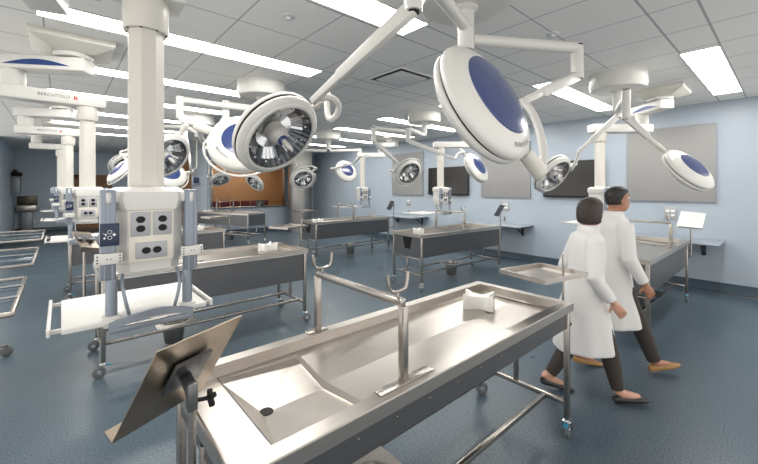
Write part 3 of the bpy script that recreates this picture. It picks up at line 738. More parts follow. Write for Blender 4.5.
def lamp(label, mount, elbow, spring_end, yoke, c, Rr, ratio, e, back_seen, ring=True, drop=.22, armz=None, dark=False, logo=None, cover=.58, gs=.75):
    """mount (x,y); elbow, spring_end world points; yoke extra world points; e = image direction of the visible axis (right, down)"""
    o = thing('surgical_pendant_light', label, 'surgical light', (0, 0, 0), 0, 'round surgical lights on ceiling arms')
    w, r, up = view_basis(c)
    e = Vector((e[0], e[1])).normalized(); n = (w * ratio + (r * e.x - up * e.y) * math.sqrt(1 - ratio ** 2)).normalized()
    back = n if back_seen else -n
    mx = frame_from(back); mx.translation = c; k = Rr / .31
    # arms
    E = Vector(elbow); S = Vector(spring_end); top = Vector((E.x, E.y, E.z + drop))
    if mount is not None:
        Mp = Vector((mount[0], mount[1], top.z - .03 if armz is None else armz)); dm = (top - Mp); dm.z = 0; dm.normalize()
        mb = MB(); mb.cyl(Mp + dm * .045, Vector((top.x, top.y, Mp.z)), .039, n=16); mb.build('swing_arm', 'white_arm', o)
    mb = MB(); mb.cyl(E - Vector((0, 0, .02)), top + Vector((0, 0, .02)), .042, n=16); el = mb.build('elbow', 'white_arm', o)
    mb = MB(); mb.cyl(top + Vector((0, 0, .02)), top + Vector((0, 0, .032)), .038, n=16); mb.cyl(E - Vector((0, 0, .02)), E - Vector((0, 0, .03)), .03, n=16); mb.build('end_cap', 'black', el)
    d = (S - E).normalized()
    mb = MB(); mb.bar(E, E.lerp(S, .70), .056, .072, .010, w2=.050, h2=.060); sp = mb.build('spring_arm', 'white_arm', o)
    mb = MB(); mb.bar(E.lerp(S, .68), S, .040, .044, .008, w2=.036, h2=.038); mb.build('arm_tip', 'white_arm', sp)
    ypts = [S] + [Vector(p) for p in yoke]
    hd = MB()
    # rear shell
    hd.lathe([(Rr * .985, .004 * k), (Rr, .018 * k), (Rr * .985, .034 * k), (Rr * .90, .055 * k), (Rr * .75, .075 * k), (Rr * .70, .080 * k), (Rr * .58, .089 * k)], 56, mx)
    hd.lathe([(Rr * .58, .089 * k), (Rr * .3, .10 * k), (0, .104 * k)], 56, mx)
    hd.lathe([(Rr * .785, -.060 * k), (Rr * .79, -.068 * k), (Rr * .83, -.072 * k), (Rr * .865, -.066 * k), (Rr * .87, -.060 * k), (Rr * .90, -.058 * k), (Rr * .97, -.042 * k), (Rr * .99, -.026 * k), (Rr * .98, -.012 * k), (Rr * .95, -.006 * k)], 56, mx)
    head = hd.build('lamp_head', 'white', o, ang=50, recalc=True)
    mb = MB(); mb.lathe([(Rr * .95, -.014 * k), (Rr * .965, -.004 * k), (Rr * .965, .006 * k), (Rr * .95, .012 * k)], 48, mx); mb.build('gap_seal', 'lamp_gap', head)
    mb = MB(); mb.lathe([(Rr * cover, (.086 if cover < .6 else .080) * k), (Rr * (cover - .01), (.0925 if cover < .6 else .0855) * k), (Rr * .56, .0935 * k), (Rr * .45, .0985 * k), (Rr * .25, .105 * k), (0, .108 * k)], 48, mx); mb.build('back_cover', 'blue', head)
    # reflector bowl: radial facets
    mb = MB(); nseg = 36
    for q in range(nseg):
        a0, a1 = 2 * math.pi * q / nseg, 2 * math.pi * (q + 1) / nseg
        for (ra, za, rb, zb, s1, s2) in ((.785, -.058, .66, -.012, 1, 1), (.66, -.012, .44, .035, 0, 2), (.44, .035, .20, .05, 0, 0)):
            mb.mi = 1 if (s1 == 1 and q % 2) or (s2 == 2 and q % 6 > 3) else 0
            if s1 == 1 and q % 2 == 0: mb.mi = 1
            mid = (a0 + a1) / 2; bump = .010 * k
            P = [mx @ Vector((Rr * rr_ * math.cos(a), Rr * rr_ * math.sin(a), zz * k)) for rr_, zz, a in ((ra, za, a0), (ra, za, a1), (rb, zb, a1), (rb, zb, a0))]
            M1 = mx @ Vector((Rr * ra * math.cos(mid), Rr * ra * math.sin(mid), za * k + bump)); M2 = mx @ Vector((Rr * rb * math.cos(mid), Rr * rb * math.sin(mid), zb * k + bump))
            mb.poly([P[0], M1, M2, P[3]]); mb.poly([M1, P[1], P[2], M2])
    mb.build('reflector', ['reflector', 'reflector_dark'], head, ang=10)
    # bulbs ring between facets
    mb = MB()
    for q in range(12):
        a = 2 * math.pi * q / 12; mb.sphere(mx @ Vector((Rr * .69 * math.cos(a), Rr * .69 * math.sin(a), -.026 * k)), .011 * k, n=8)
    mb.build('lamp_beads', 'chrome', head)
    mb = MB(); mb.lathe([(Rr * .23, .05 * k), (Rr * .235, -.02 * k), (Rr * .215, -.040 * k), (Rr * .15, -.055 * k), (Rr * .13, -.068 * k), (0, -.069 * k)], 32, mx); hub = mb.build('hub', 'white', head)
    mb = MB(); mb.lathe([(Rr * .118, -.062 * k), (Rr * .118, -.078 * k), (Rr * .10, -.086 * k), (0, -.086 * k)], 24, mx); mb.build('hub_ring', 'blue', hub)
    mb = MB(); mb.lathe([(.019 * k, -.085 * k), (.018 * k, -.12 * k), (.014 * k, -.175 * k), (.011 * k, -.183 * k), (0, -.184 * k)], 16, mx); mb.build('handle', 'white', head)
    mb = MB(); mb.lathe([(Rr * .788, -.0615 * k), (Rr * .4, -.0615 * k), (Rr * .145, -.062 * k)], 40, mx); mb.build('lens', 'lens', head)
    # grip ring around the head
    inv = mx.inverted(); last = inv @ ypts[-1]; ay = math.atan2(last.y, last.x)
    if ring:
        mb = MB(); rp = [mx @ Vector((Rr * 1.10 * math.cos(ay + .35 + a), Rr * 1.10 * math.sin(ay + .35 + a), -.02 * k)) for a in [(2 * math.pi - .7) * q / 40 for q in range(41)]]
        mb.tube([mx @ Vector((Rr * .97 * math.cos(ay + .3), Rr * .97 * math.sin(ay + .3), -.02 * k))] + rp + [mx @ Vector((Rr * .97 * math.cos(ay - .3), Rr * .97 * math.sin(ay - .3), -.02 * k))], .012 * k, 8)
        for a in (1.5, math.pi, -1.5):
            mb.cyl(mx @ Vector((Rr * .96 * math.cos(ay + a), Rr * .96 * math.sin(ay + a), -.02 * k)), mx @ Vector((Rr * 1.10 * math.cos(ay + a), Rr * 1.10 * math.sin(ay + a), -.02 * k)), .010 * k, n=8)
        mb.build('grip_ring', 'white', head)
    # yoke to the rim
    rim = mx @ Vector((Rr * .97 * math.cos(ay), Rr * .97 * math.sin(ay), 0)); out = (rim - c).normalized()
    g = rim + out * .10 * k
    mb = MB(); mb.tube(ypts + [g + out * .03], .022 * k, 12, smooth=2); mb.build('yoke', 'white_arm', o)
    mb = MB(); mb.tube([rim - out * .01, rim + out * .02, rim + out * .025, g, g + out * .055, g + out * .065], .03, 16, rr=[q_ * k * gs for q_ in (.026, .026, .036, .039, .039, .030)]); mb.build('yoke_grip', 'column', o)
    if logo:
        q = R_(logo[1]); rr_ = Rr * .76
        # lettering on the shell, following the rim
        for dz, side in ((((.066 if cover > .6 else .076) * k), 1),) if back_seen else ((-.0725 * k, -1),):
            rr_ = Rr * ((.84 if cover > .6 else .75) if back_seen else .83)
            for i, ch in enumerate(logo[0]):
                a = q + (i - len(logo[0]) / 2) * (.075 if back_seen else -.05)
                pos = mx @ Vector((rr_ * math.cos(a), rr_ * math.sin(a), dz + (.0015 if side > 0 else -.0)))
                tx = (mx.to_3x3() @ Vector((-math.sin(a), math.cos(a), 0))) * (1 if back_seen else -1); nz = mx.to_3x3() @ Vector((.25 * math.cos(a) * (1 if back_seen else 0), .25 * math.sin(a) * (1 if back_seen else 0), side)).normalized()
                ty_ = nz.cross(tx).normalized(); mt = Matrix((tx, ty_, nz)).transposed().to_4x4(); mt.translation = pos
                text('lettering', ch, (.03 if back_seen else .02) * k, head, mt, 'board_trim', .0006)
    return o

M1, M2, M3, M4 = (2.04, 1.44), (2.03, 4.70), (2.03, 7.75), (2.0, 10.9)
MR1, MR2, MR3, M5 = (5.22, 1.43), (5.16, 4.58), (5.16, 7.84), (4.2, 11.5)
round_mount(*M1, 'large round ceiling mount at the top above the blue-backed lamp', .47)
round_mount(*M2, 'round ceiling mount above the second left table', .40)
round_mount(*M3, 'round ceiling mount above the third left table', .40)
round_mount(*M4, 'far round ceiling mount above the end of the left row', .40)
round_mount(*M5, 'round ceiling mount above the dark far table', .40)
round_mount(*MR1, 'round ceiling mount at the upper right by the wide grey board', .46)
round_mount(*MR2, 'round ceiling mount above the middle right table', .42)
round_mount(*MR3, 'round ceiling mount above the far right table', .42)

# nearest two
lamp('nearest open-faced surgical light showing its reflector and handle', M1, (1.25, 1.18, 2.55), at(312, 102, 1.98),
     [at(318, 98, 1.99), at(332, 97, 2.02), at(340, 105, 2.06), at(337, 116, 2.09), at(328, 122, 2.1)], at(277, 134, 2.1), .262, .66, (.70, .72), False, ring=False, drop=.27, armz=2.77, logo=('BERCHTOLD', 40))
lamp('largest blue-backed surgical light hanging top centre', M1, at(577, 76, 2.58), at(522, 102, 2.05),
     [at(532, 110, 2.0), at(542, 138, 1.92), at(544, 162, 1.85), at(538, 180, 1.77)], at(484, 104, 1.66), .298, .36, (.84, -.54), True, ring=False, drop=.19, armz=2.69, logo=('BERCHTOLD', 285), cover=.68, gs=1.0)
lamp('blue-backed surgical light behind the open-faced one, with a grip ring', M2, at(180, 117, 4.22), at(213, 130, 3.6),
     [at(210, 138, 3.4), at(204, 147, 3.25)], at(243, 144, 3.05), .278, .80, (-.15, -.98), True, drop=.22, armz=2.72, logo=('BERCHTOLD', 225))
lamp('open-faced surgical light just right of the nearest service column', M2, at(226, 118, 4.6), at(206, 149, 4.35),
     [at(204, 140, 4.35), at(194, 130, 4.35), at(178, 127, 4.35)], at(165, 155, 4.3), .30, .70, (.75, .65), False, ring=False, drop=.2)
lamp('blue-backed light low behind the nearest service column', M3, at(185, 134, 6.6), at(190, 158, 6.2),
     [at(190, 164, 6.1)], at(169, 175, 6.0), .27, .74, (.35, -.93), True, drop=.15)
lamp('pale lamp head hanging left of the nearest service column', M3, at(140, 132, 7.0), at(128, 150, 6.7),
     [at(118, 152, 6.6)], at(121, 171, 6.4), .27, .24, (-.75, -.66), True, drop=.15)
lamp('farther open lamp partly behind the nearest service column', M4, at(150, 140, 9.2), at(140, 152, 8.9), [at(135, 152, 8.8)], at(127, 164, 8.7), .34, .7, (.3, .95), False, drop=.15)
# far small lamps
lamp('small lamp at left in front of the wood lined opening', M5, at(228, 152, 11.0), at(208, 162, 11.0), [at(210, 168, 11.0)], at(220, 179, 11.0), .28, .60, (.3, .95), False, drop=.1)
lamp('small dark-faced lamp below the nearest lamps, before the wood lined opening', M5, at(250, 152, 11.4), at(248, 166, 11.1), [at(247, 170, 11.0)], at(255, 182, 10.9), .29, .52, (-.70, .70), False, drop=.1)
# right row
lamp('small open lamp hanging in front of the steel pillar', MR3, at(289, 151, 9.1), at(297, 166, 8.7), [at(313, 166, 8.6)], at(303, 178, 8.5), .27, .82, (.3, .9), False, drop=.05)
lamp('small blue-backed lamp right of the steel pillar', MR3, at(360, 156, 9.2), at(353, 164, 9.5), [], at(346, 171.5, 9.8), .32, .74, (.7, -.7), True, ring=False, drop=.17)
lamp('open-faced lamp in front of the narrow grey board', MR2, at(373.5, 141, 6.1), at(398, 163, 6.4), [at(394, 172, 6.5)], at(408, 172, 6.7), .265, .74, (.70, .72), False, drop=.2, armz=2.70)
lamp('blue-backed lamp in front of the middle wall screen', MR2, at(408, 141, 6.1), at(455, 159, 6.2), [at(458, 153, 6.3), at(465, 152, 6.35)], at(476, 168, 6.4), .29, .40, (.83, -.55), True, ring=False, drop=.2, armz=2.68)
lamp('open-faced lamp in front of the right wall screen', MR1, at(618, 116, 4.7), at(579, 151, 4.8), [at(577, 160, 4.85), at(570, 172, 4.9)], at(552, 174, 4.9), .29, .46, (.77, .63), False, ring=False, drop=.08)
lamp('rightmost blue-backed lamp in front of the wide grey board', MR1, at(626, 117, 3.95), at(658, 146, 3.85), [], at(688, 170, 3.7), .262, .32, (.74, -.68), True, ring=False, drop=.27, armz=2.66)

# instrument arm with small monitor far left of the opening
o = thing('equipment_arm', 'small ceiling hung monitor arm left of the wood lined opening', 'monitor arm', at(197, 150, 10.5), 0)
def loc(u, v, d=10.5): return at(u, v, d) - at(197, 150, 10.5)
ztop = CZ - at(197, 150, 10.5).z
mb = MB(); mb.cyl((0, 0, ztop), (0, 0, loc(197, 163).z), .03); mb.lathe([(0, ztop), (.12, ztop), (.12, ztop - .05), (0, ztop - .05)], 24); mb.build('drop_pole', 'column', o)
mb = MB(); mb.tube([loc(197, 162), loc(197, 168), loc(190, 171), loc(188, 178)], .02, 8, smooth=1); mb.build('arm', 'white_arm', o)
mb = MB(); mb.box(loc(196, 181), (.22, .12, .28), .02); mb.build('monitor', 'grey_rail', o)
mb = MB(); mb.box(loc(196, 181) + Vector((-.01, -.062, .02)), (.15, .006, .16), .002); mb.build('screen', 'navy', o)

# ------------------------------------------------------------------ wall things on the right wall
def wall_rect(name, y0, y1, z0, z1, t, m_, trim, label, cat, group):
    o = thing(name, label, cat, (XW, (y0 + y1) / 2, (z0 + z1) / 2), 0, group); w, h = y1 - y0, z1 - z0
    return o, w, h
for y0, y1, lab in ((7.17, 8.48, 'narrow grey board behind the open-faced middle lamp'), (3.92, 5.20, 'grey board behind the largest blue-backed lamp'), (.80, 2.05, 'wide grey board at the right behind the rightmost lamp')):
    o, w, h = wall_rect('tack_board', y0, y1, 1.45, 2.75, .03, 'board', 'board_trim', lab, 'board', 'grey boards on the right wall')
    mb = MB(); mb.box((-.016, 0, 0), (.03, w - .03, h - .03), .001); mb.build('panel', 'board', o)
    mb = MB()
    for s in (-1, 1): mb.box((-.018, s * (w / 2 - .008), 0), (.036, .016, h)); mb.box((-.018, 0, s * (h / 2 - .008)), (.036, w - .032, .016))
    mb.build('frame', 'board_trim', o)
for y0, y1, lab in ((5.56, 6.92, 'black wall screen behind the middle service column'), (2.40, 3.60, 'black wall screen behind the walking people')):
    o, w, h = wall_rect('wall_tv', y0, y1, 1.48, 2.25, .06, 'tv', 'tv_frame', lab, 'television', 'black wall screens')
    mb = MB(); mb.box((-.055, 0, 0), (.05, w, h), .006); mb.build('housing', 'tv_frame', o)
    mb = MB(); mb.box((-.0815, 0, .01), (.003, w - .03, h - .05)); mb.build('screen', 'tv', o)
    mb = MB(); mb.box((-.015, 0, 0), (.03, .4, .3)); mb.build('wall_bracket', 'bracket', o)
for y0, y1, lab in ((6.95, 8.5, 'grey wall counter below the narrow grey board'), (3.84, 5.4, 'grey wall counter below the middle grey board'), (.70, 2.2, 'grey wall counter below the wide grey board')):
    o = thing('wall_shelf', lab, 'shelf', (XW, (y0 + y1) / 2, .84), 0, 'grey counters along the right wall'); w = y1 - y0
    mb = MB(); mb.box((-.36, 0, -.012), (.72, w, .024), .003); mb.build('top', 'shelf', o)
    for s in (-.33, .33):
        mb = MB(); mb.box((-.008, s * w, -.15), (.016, .05, .25), .002); mb.box((-.22, s * w, -.04), (.42, .04, .03), .002); mb.bar((-.015, s * w, -.24), (-.32, s * w, -.05), .03, .02); mb.build('support_bracket', 'bracket', o)
for y, lab in ((7.78, 'steel switch panel below the narrow grey board'), (4.54, 'steel switch panel below the middle grey board'), (1.40, 'steel switch panel below the wide grey board')):
    o = thing('switch_panel', lab, 'switch panel', (XW, y, 1.235), 0, 'steel switch panels on the right wall')
    mb = MB(); mb.box((-.008, 0, 0), (.016, .17, .22), .003); mb.build('plate', 'socket', o)
    for sy in (-.035, .035):
        for sz in (-.03, .045):
            mb = MB(); mb.box((-.018, sy, sz), (.006, .05, .035), .001); mb.build('button', 'label_white', o)
for y, lab in ((7.76, 'small wall outlet below the narrow grey board'), (4.56, 'small wall outlet below the middle grey board'), (1.39, 'small wall outlet below the wide grey board')):
    o = thing('wall_outlet', lab, 'outlet', (XW, y, .94), 0, 'small wall outlets under the switch panels')
    mb = MB(); mb.box((-.005, 0, 0), (.01, .075, .115), .002); mb.build('plate', 'socket', o)
    mb = MB(); mb.box((-.011, 0, .025), (.003, .035, .03)); mb.box((-.011, 0, -.025), (.003, .035, .03)); mb.build('sockets', 'black', o)

# ------------------------------------------------------------------ far left things
o = thing('wall_dispenser', 'dark grey dispenser on the far left wall', 'dispenser', (X0, 17.6, 2.0), 0)
mb = MB(); mb.box((.12, 0, -.25), (.24, .5, .62), .03); mb.build('body', 'glove_box', o)
mb = MB(); mb.box((.14, 0, .14), (.26, .55, .14), .04); mb.box((.1, 0, .25), (.1, .3, .1), .03); mb.build('cap', 'black', o)
o = thing('scrub_sink', 'steel scrub sink in the far left corner', 'sink', (-.95, YB - .012, .0), 0)
mb = MB(); mb.box((0, -.31, .92), (.56, .5, .24), .03); mb.build('basin', 'steel', o)
mb = MB(); mb.box((0, -.24, .4), (.3, .3, .8), .01); mb.build('pedestal', 'glove_box', o)
mb = MB(); mb.box((0, -.03, 1.2), (.56, .04, .34), .004); mb.build('splashback', 'bookstand_dark', o)
mb = MB(); mb.tube([(0, -.04, 1.1), (0, -.2, 1.16), (0, -.24, 1.06)], .015, 8, smooth=1); mb.build('faucet', 'chrome', o)
mb = MB(); mb.box((0, -.006, 0), (.12, .012, .13), .002); ol = mb.build('wall_outlet', 'socket', loc=(-.76, YB, .33)); tag(ol, 'small dark outlet low on the far left wall', 'outlet')

def glass_stand(y, label, depth=.72, z=1.22, reflections=2):
    x = -.50; o = thing('instrument_stand', label, 'stand', (x, y, 0), 0, 'clear shelf stands at the left edge')
    hw = .36; hd = depth / 2
    mb = MB()
    for sy in (-1, 1): mb.box((0, sy * hd, z), (2 * hw, .014, .02), .002)
    for sx in (-1, 1): mb.box((sx * hw, 0, z), (.014, depth, .02), .002)
    mb.build('frame', 'steel', o)
    mb = MB(); mb.box((0, 0, z - .002), (2 * hw - .016, depth - .016, .006)); mb.build('shelf', 'glass', o)
    for k in range(reflections):
        mb = MB(); yy = -hd + depth * (k + 1) / (reflections + 1); mb.tube([(-hw, yy, z + .012), (-.1, yy + .012, z + .012), (.15, yy - .008, z + .012), (hw, yy + .004, z + .012)], .006, 8, smooth=2); mb.build('strip_reflection', 'chrome', o)  # wavy rods stand in for ceiling strip reflections on the clear shelf
    mb = MB(); mb.cyl((-.26, 0, .12), (-.26, 0, z - .01), .018); mb.bar((-.26, 0, z - .02), (hw - .03, 0, z - .02), .02, .016); mb.build('post', 'steel', o)
    mb = MB(); mb.bar((-.28, -.25, .11), (-.28, .25, .11), .03, .02); mb.bar((-.28, 0, .11), (.10, 0, .11), .03, .02); bs = mb.build('base', 'steel', o)
    for xx, yy in ((-.28, -.24), (-.28, .24), (.09, 0)):
        mb = MB(); mb.lathe([(0, -.012), (.042, -.012), (.05, -.006), (.05, .006), (.042, .012), (0, .012)], 18, Matrix.Translation((xx, yy, .05)) @ Matrix.Rotation(math.pi / 2, 4, 'X')); mb.box((xx, yy, .095), (.02, .03, .02)); mb.build('wheel', 'rubber', bs)
glass_stand(2.30, 'clear shelf stand nearest the camera at the left edge')
glass_stand(3.65, 'clear shelf stand second from the camera at the left edge', .85, 1.2, 1)
glass_stand(5.2, 'clear shelf stand farthest from the camera at the left edge', 1.0, 1.2, 1)

# red chairs seen over the sill
for i in range(6):
    x = 4.45 + i * .40
    o = thing('red_chair', 'dark red chair seen just above the sill of the wood lined opening', 'chair', (x, YO + 1.1, 0), 0, 'dark red chairs behind the opening')
    mb = MB(); mb.box((0, .2, .99), (.36, .05, .30), .02); mb.build('backrest', 'red_seat', o)
    mb = MB(); mb.box((0, 0, .46), (.36, .4, .06), .02); mb.build('seat', 'red_seat', o)
    for sx in (-1, 1):
        for sy in (-1, 1):
            mb = MB(); mb.cyl((sx * .16, sy * .18, 0), (sx * .16, sy * .18, .9 if sy > 0 else .43), .012, n=8); mb.build('leg', 'steel', o)

# ------------------------------------------------------------------ people
def loft(mb, rings_, n=20):
    """rings_: list of (center, ax, ay, radii(a,b)) in local axes"""
    rs = []
    for c, ex, ey, a, b in rings_:
        c, ex, ey = Vector(c), Vector(ex), Vector(ey)
        rs.append([c + ex * (a * math.cos(2 * math.pi * k / n)) + ey * (b * math.sin(2 * math.pi * k / n)) for k in range(n)])
    mb.rings(rs)

def head_mesh(mb, c, yaw, hgt=.225):
    """c = head centre; face towards +x turned by yaw"""
    prof = [(-.115, .050, -.030, .036), (-.108, .080, -.045, .048), (-.085, .092, -.065, .058), (-.055, .094, -.083, .066), (-.02, .093, -.094, .073), (.02, .093, -.100, .077), (.055, .090, -.100, .077), (.085, .074, -.086, .066), (.105, .045, -.058, .046), (.114, .012, -.025, .018)]
    s = hgt / .229; rot = Matrix.Rotation(yaw, 3, 'Z'); rs = []; n = 28
    for z, fx, bx, hw in prof:
        r = []
        for k in range(n):
            a = 2 * math.pi * k / n; ca, sa = math.cos(a), math.sin(a)
            x = (fx if ca > 0 else -bx) * ca; y = hw * sa
            if ca > .93:
                if -.06 <= z <= .0: x += .022 * (1 if z < -.03 else .75)
                if abs(z - .02) < .01: x -= .004
                if z < -.10: x += .003
            elif ca > .8 and abs(z - .02) < .01: x -= .008
            r.append(Vector(c) + rot @ Vector((x * s, y * s, z * s)))
        rs.append(r)
    mb.rings(rs)
    for sy in (-1, 1):
        mb.sphere(Vector(c) + rot @ Vector((-.008 * s, sy * .077 * s, -.01 * s)), .028, (.55, .25, 1), 10) if abs(yaw) < .01 else mb.sphere(Vector(c) + rot @ Vector((-.008 * s, sy * .077 * s, -.01 * s)), .024, (.5, .5, 1.1), 10)

def limb(mb, pts, rr, n=14):
    mb.tube(pts, 0, n, rr=rr)
def hand(mb, wrist, d, palm_n, s=1.0):
    """d = direction of fingers, palm_n = palm normal"""
    d = Vector(d).normalized(); pn = Vector(palm_n).normalized(); sd = d.cross(pn).normalized(); w = Vector(wrist)
    loft(mb, [(w, sd, pn, .024 * s, .018 * s), (w + d * .03 * s, sd, pn, .034 * s, .017 * s), (w + d * .075 * s, sd, pn, .041 * s, .015 * s), (w + d * .095 * s, sd, pn, .038 * s, .012 * s)], 12)
    for i, (off, L) in enumerate(((-.030, .070), (-.010, .080), (.010, .074), (.029, .058))):
        b = w + d * .08 * s + sd * off * s; curl = .5
        p1 = b + (d + pn * .10) * .02 * s; p2 = p1 + (d + pn * .35).normalized() * L * .48 * s; p3 = p2 + (d + pn * .95).normalized() * L * .38 * s
        limb(mb, [b, p1, p2, p3], [.0095 * s, .0095 * s, .0085 * s, .0065 * s], 8)
    b = w + d * .025 * s - sd * .028 * s; p1 = b + (d * .5 - sd * .75 + pn * .3).normalized() * .035 * s; p2 = p1 + (d * .9 - sd * .25 + pn * .5).normalized() * .034 * s
    limb(mb, [b, p1, p2], [.013 * s, .0115 * s, .008 * s], 8)

def remesh(o, vox=.006, smooth=3):
    md = o.modifiers.new('r', 'REMESH'); md.mode = 'VOXEL'; md.voxel_size = vox; md.use_smooth_shade = True
    ms = o.modifiers.new('s', 'SMOOTH'); ms.iterations = smooth; ms.factor = .5
    dg = bpy.context.evaluated_depsgraph_get(); me = bpy.data.meshes.new_from_object(o.evaluated_get(dg))
    o.modifiers.clear(); old = o.data; o.data = me; bpy.data.meshes.remove(old)

def shoe(o, heel, toe_dir, pitch, L, mtl, name='shoe', heel_h=.02, low=True):
    """heel point on sole, toe_dir horizontal unit, pitch angle up(+)/down(-)"""
    t = Vector((toe_dir[0] * math.cos(pitch), toe_dir[1] * math.cos(pitch), math.sin(pitch))); s = Vector((-toe_dir[1], toe_dir[0], 0)); u = t.cross(s).normalized()
    if u.z < 0: u = -u
    h = Vector(heel); mb = MB(); rs = []
    prof = [(0, .022, .0, .055), (.04, .032, 0, .070), (.10, .033, 0, .062), (.18, .036, 0, .052), (.24, .042, 0, .045), (.29, .040, 0, .036), (.33, .026, 0, .026), (.355, .008, .004, .016)]
    for x, w, zb, zt in prof:
        x *= L / .355; top = zt * (.8 if low else 1.25)
        rs.append([h + t * x + s * (w * a) + u * (zb + (top - zb) * b) for a, b in ((-.9, 0), (-1, .25), (-.95, .6), (-.6, .92), (0, 1), (.6, .92), (.95, .6), (1, .25), (.9, 0), (0, 0))])
    mb.rings(rs)
    if heel_h: mb.box(h + t * .03 - u * heel_h / 2, (.05, .05, heel_h), .003, Matrix((t, s, u)).transposed())
    return mb.build(name, mtl, o, ang=60)

def person(label, pos, rz, P):
    o = thing('person', label, 'person', pos, rz)
    S = P['s']                                           # overall scale, 1 = 1.70 m
    V3 = lambda *a: Vector(a) * S
    hips, chest, neck = V3(0, 0, .90), V3(.03, 0, 1.30), V3(.05, 0, 1.46)
    hc = V3(*P['head'])
    mb = MB()
    loft(mb, [(V3(0, 0, .84), (1, 0, 0), (0, 1, 0), .10 * S, .15 * S), (V3(0, 0, .95), (1, 0, 0), (0, 1, 0), .11 * S, .155 * S), (V3(.01, 0, 1.08), (1, 0, 0), (0, 1, 0), .10 * S, .13 * S),
              (V3(.02, 0, 1.25), (1, 0, 0), (0, 1, 0), .115 * S, .15 * S), (V3(.02, 0, 1.37), (1, 0, 0), (0, 1, 0), .095 * S, .155 * S), (V3(.03, 0, 1.42), (1, 0, 0), (0, 1, 0), .06 * S, .09 * S)], 20)
    limb(mb, [V3(.02, 0, 1.38), V3(.035, 0, 1.44), hc + V3(-.015, 0, -.06)], [.062 * S, .054 * S, .052 * S])
    head_mesh(mb, hc, P['yaw'], .225 * S)
    for a in P['arms']:
        sh, el, wr = [V3(*q) for q in a['pts']]
        limb(mb, [sh, sh.lerp(el, .5), el, el.lerp(wr, .4), wr], [.05 * S, .046 * S, .038 * S, .038 * S, .026 * S])
        hand(mb, wr, wr - el + Vector(a.get('bend', (0, 0, 0))), a['palm'], S)
    for kn in P['legs']:
        h_, k_, an = [V3(*q) for q in kn]
        limb(mb, [h_, h_.lerp(k_, .5), k_, k_.lerp(an, .35), an], [.082 * S, .07 * S, .053 * S, .055 * S, .037 * S])
    for fpt in P['feet']:
        heel, dr, pit, L = fpt; hl = V3(*heel); t = Vector((dr[0] * math.cos(pit), dr[1] * math.cos(pit), math.sin(pit)))
        limb(mb, [hl + t * .03 + Vector((0, 0, .085)), hl + t * .06 + Vector((0, 0, .06)), hl + t * .13 + Vector((0, 0, .042)), hl + t * .19 + Vector((0, 0, .028))], [.036, .034, .030, .022], 10)
    body = mb.build('body', P['skin'], o); remesh(body, .0065)
    rot = Matrix.Rotation(P['yaw'], 3, 'Z')
    for sy in (-1, 1):
        mb = MB(); mb.sphere(hc + rot @ V3(.081, sy * .032, .015), .0115 * S, n=10); mb.mi = 1; mb.sphere(hc + rot @ V3(.0885, sy * .033, .015), .0058 * S, n=8); mb.build('eye', ['eye', 'black'], o)
        mb = MB(); mb.tube([hc + rot @ V3(.088, sy * .015, .038), hc + rot @ V3(.084, sy * .034, .043), hc + rot @ V3(.072, sy * .05, .038)], .005 * S, 6); mb.build('eyebrow', P['hair'], o)
    mb = MB(); mb.tube([hc + rot @ V3(.086, -.022, -.066), hc + rot @ V3(.0965, 0, -.064), hc + rot @ V3(.086, .022, -.066)], .006 * S, 6, smooth=1); mb.build('mouth', 'lips', o)
    # hair
    mb = MB(); P['hairfn'](mb, hc, rot, S); h_ = mb.build('hair', P['hair'], o, ang=60); remesh(h_, .007, 4)
    # trousers
    for kn, (hem, rh) in zip(P['legs'], P['hems']):
        h_, k_, an = [V3(*q) for q in kn]; e = k_.lerp(an, hem)
        mb = MB(); limb(mb, [h_ + V3(0, 0, .02), h_.lerp(k_, .5), k_, k_.lerp(e, .5), e], [.098 * S, .086 * S, .070 * S, .066 * S, rh * S], 18); mb.build('trouser_leg', 'trousers', o)
    # coat
    mb = MB(); loft(mb, [(V3(*c), (1, 0, 0), (0, 1, 0), a * S, b * S) for c, a, b in P['coat']], 32)
    bm = mb.bm; bm.verts.ensure_lookup_table()
    for v in bm.verts:                                   # soft hanging folds below the waist
        z = v.co.z / S
        if z < .95:
            k = min(1, (.95 - z) / .5); an = math.atan2(v.co.y, v.co.x); f = 1 + .035 * k * math.sin(an * 7 + z * 3)
            v.co.x *= f; v.co.y *= f
    # no bottom cap so the legs come out
    for a in P['arms']:
        sh, el, wr = [V3(*q) for q in a['pts']]; cuff = el.lerp(wr, .93)
        limb(mb, [sh + V3(0, 0, .01), sh.lerp(el, .25), sh.lerp(el, .7), el, el.lerp(cuff, .5), cuff, el.lerp(wr, .88)], [.072 * S, .070 * S, .062 * S, .060 * S, .053 * S, .046 * S, .034 * S], 16)
    ct = mb.build('lab_coat', 'coat', o, ang=60); remesh(ct, .011, 10)
    # collar and lapels
    mb = MB(); n = 20; rs = []
    for k in range(n + 1):
        a = .5 + (2 * math.pi - 1.0) * k / n; ca, sa = math.cos(a), math.sin(a)
        rs.append([V3(.03 + ca * rx, sa * ry, z) for rx, ry, z in ((.066, .068, 1.44), (.064, .066, 1.475), (.075, .078, 1.478), (.092, .10, 1.425))])
    mb.rings(rs); mb.build('coat_collar', 'coat', ct)
    for fpt, m_ in zip(P['feet'], P['shoes']):
        heel, dr, pit, L = fpt; shoe(o, V3(*heel) + Vector((0, 0, .0)), dr, pit, L, m_, heel_h=.0, low=P['low'])
    return o

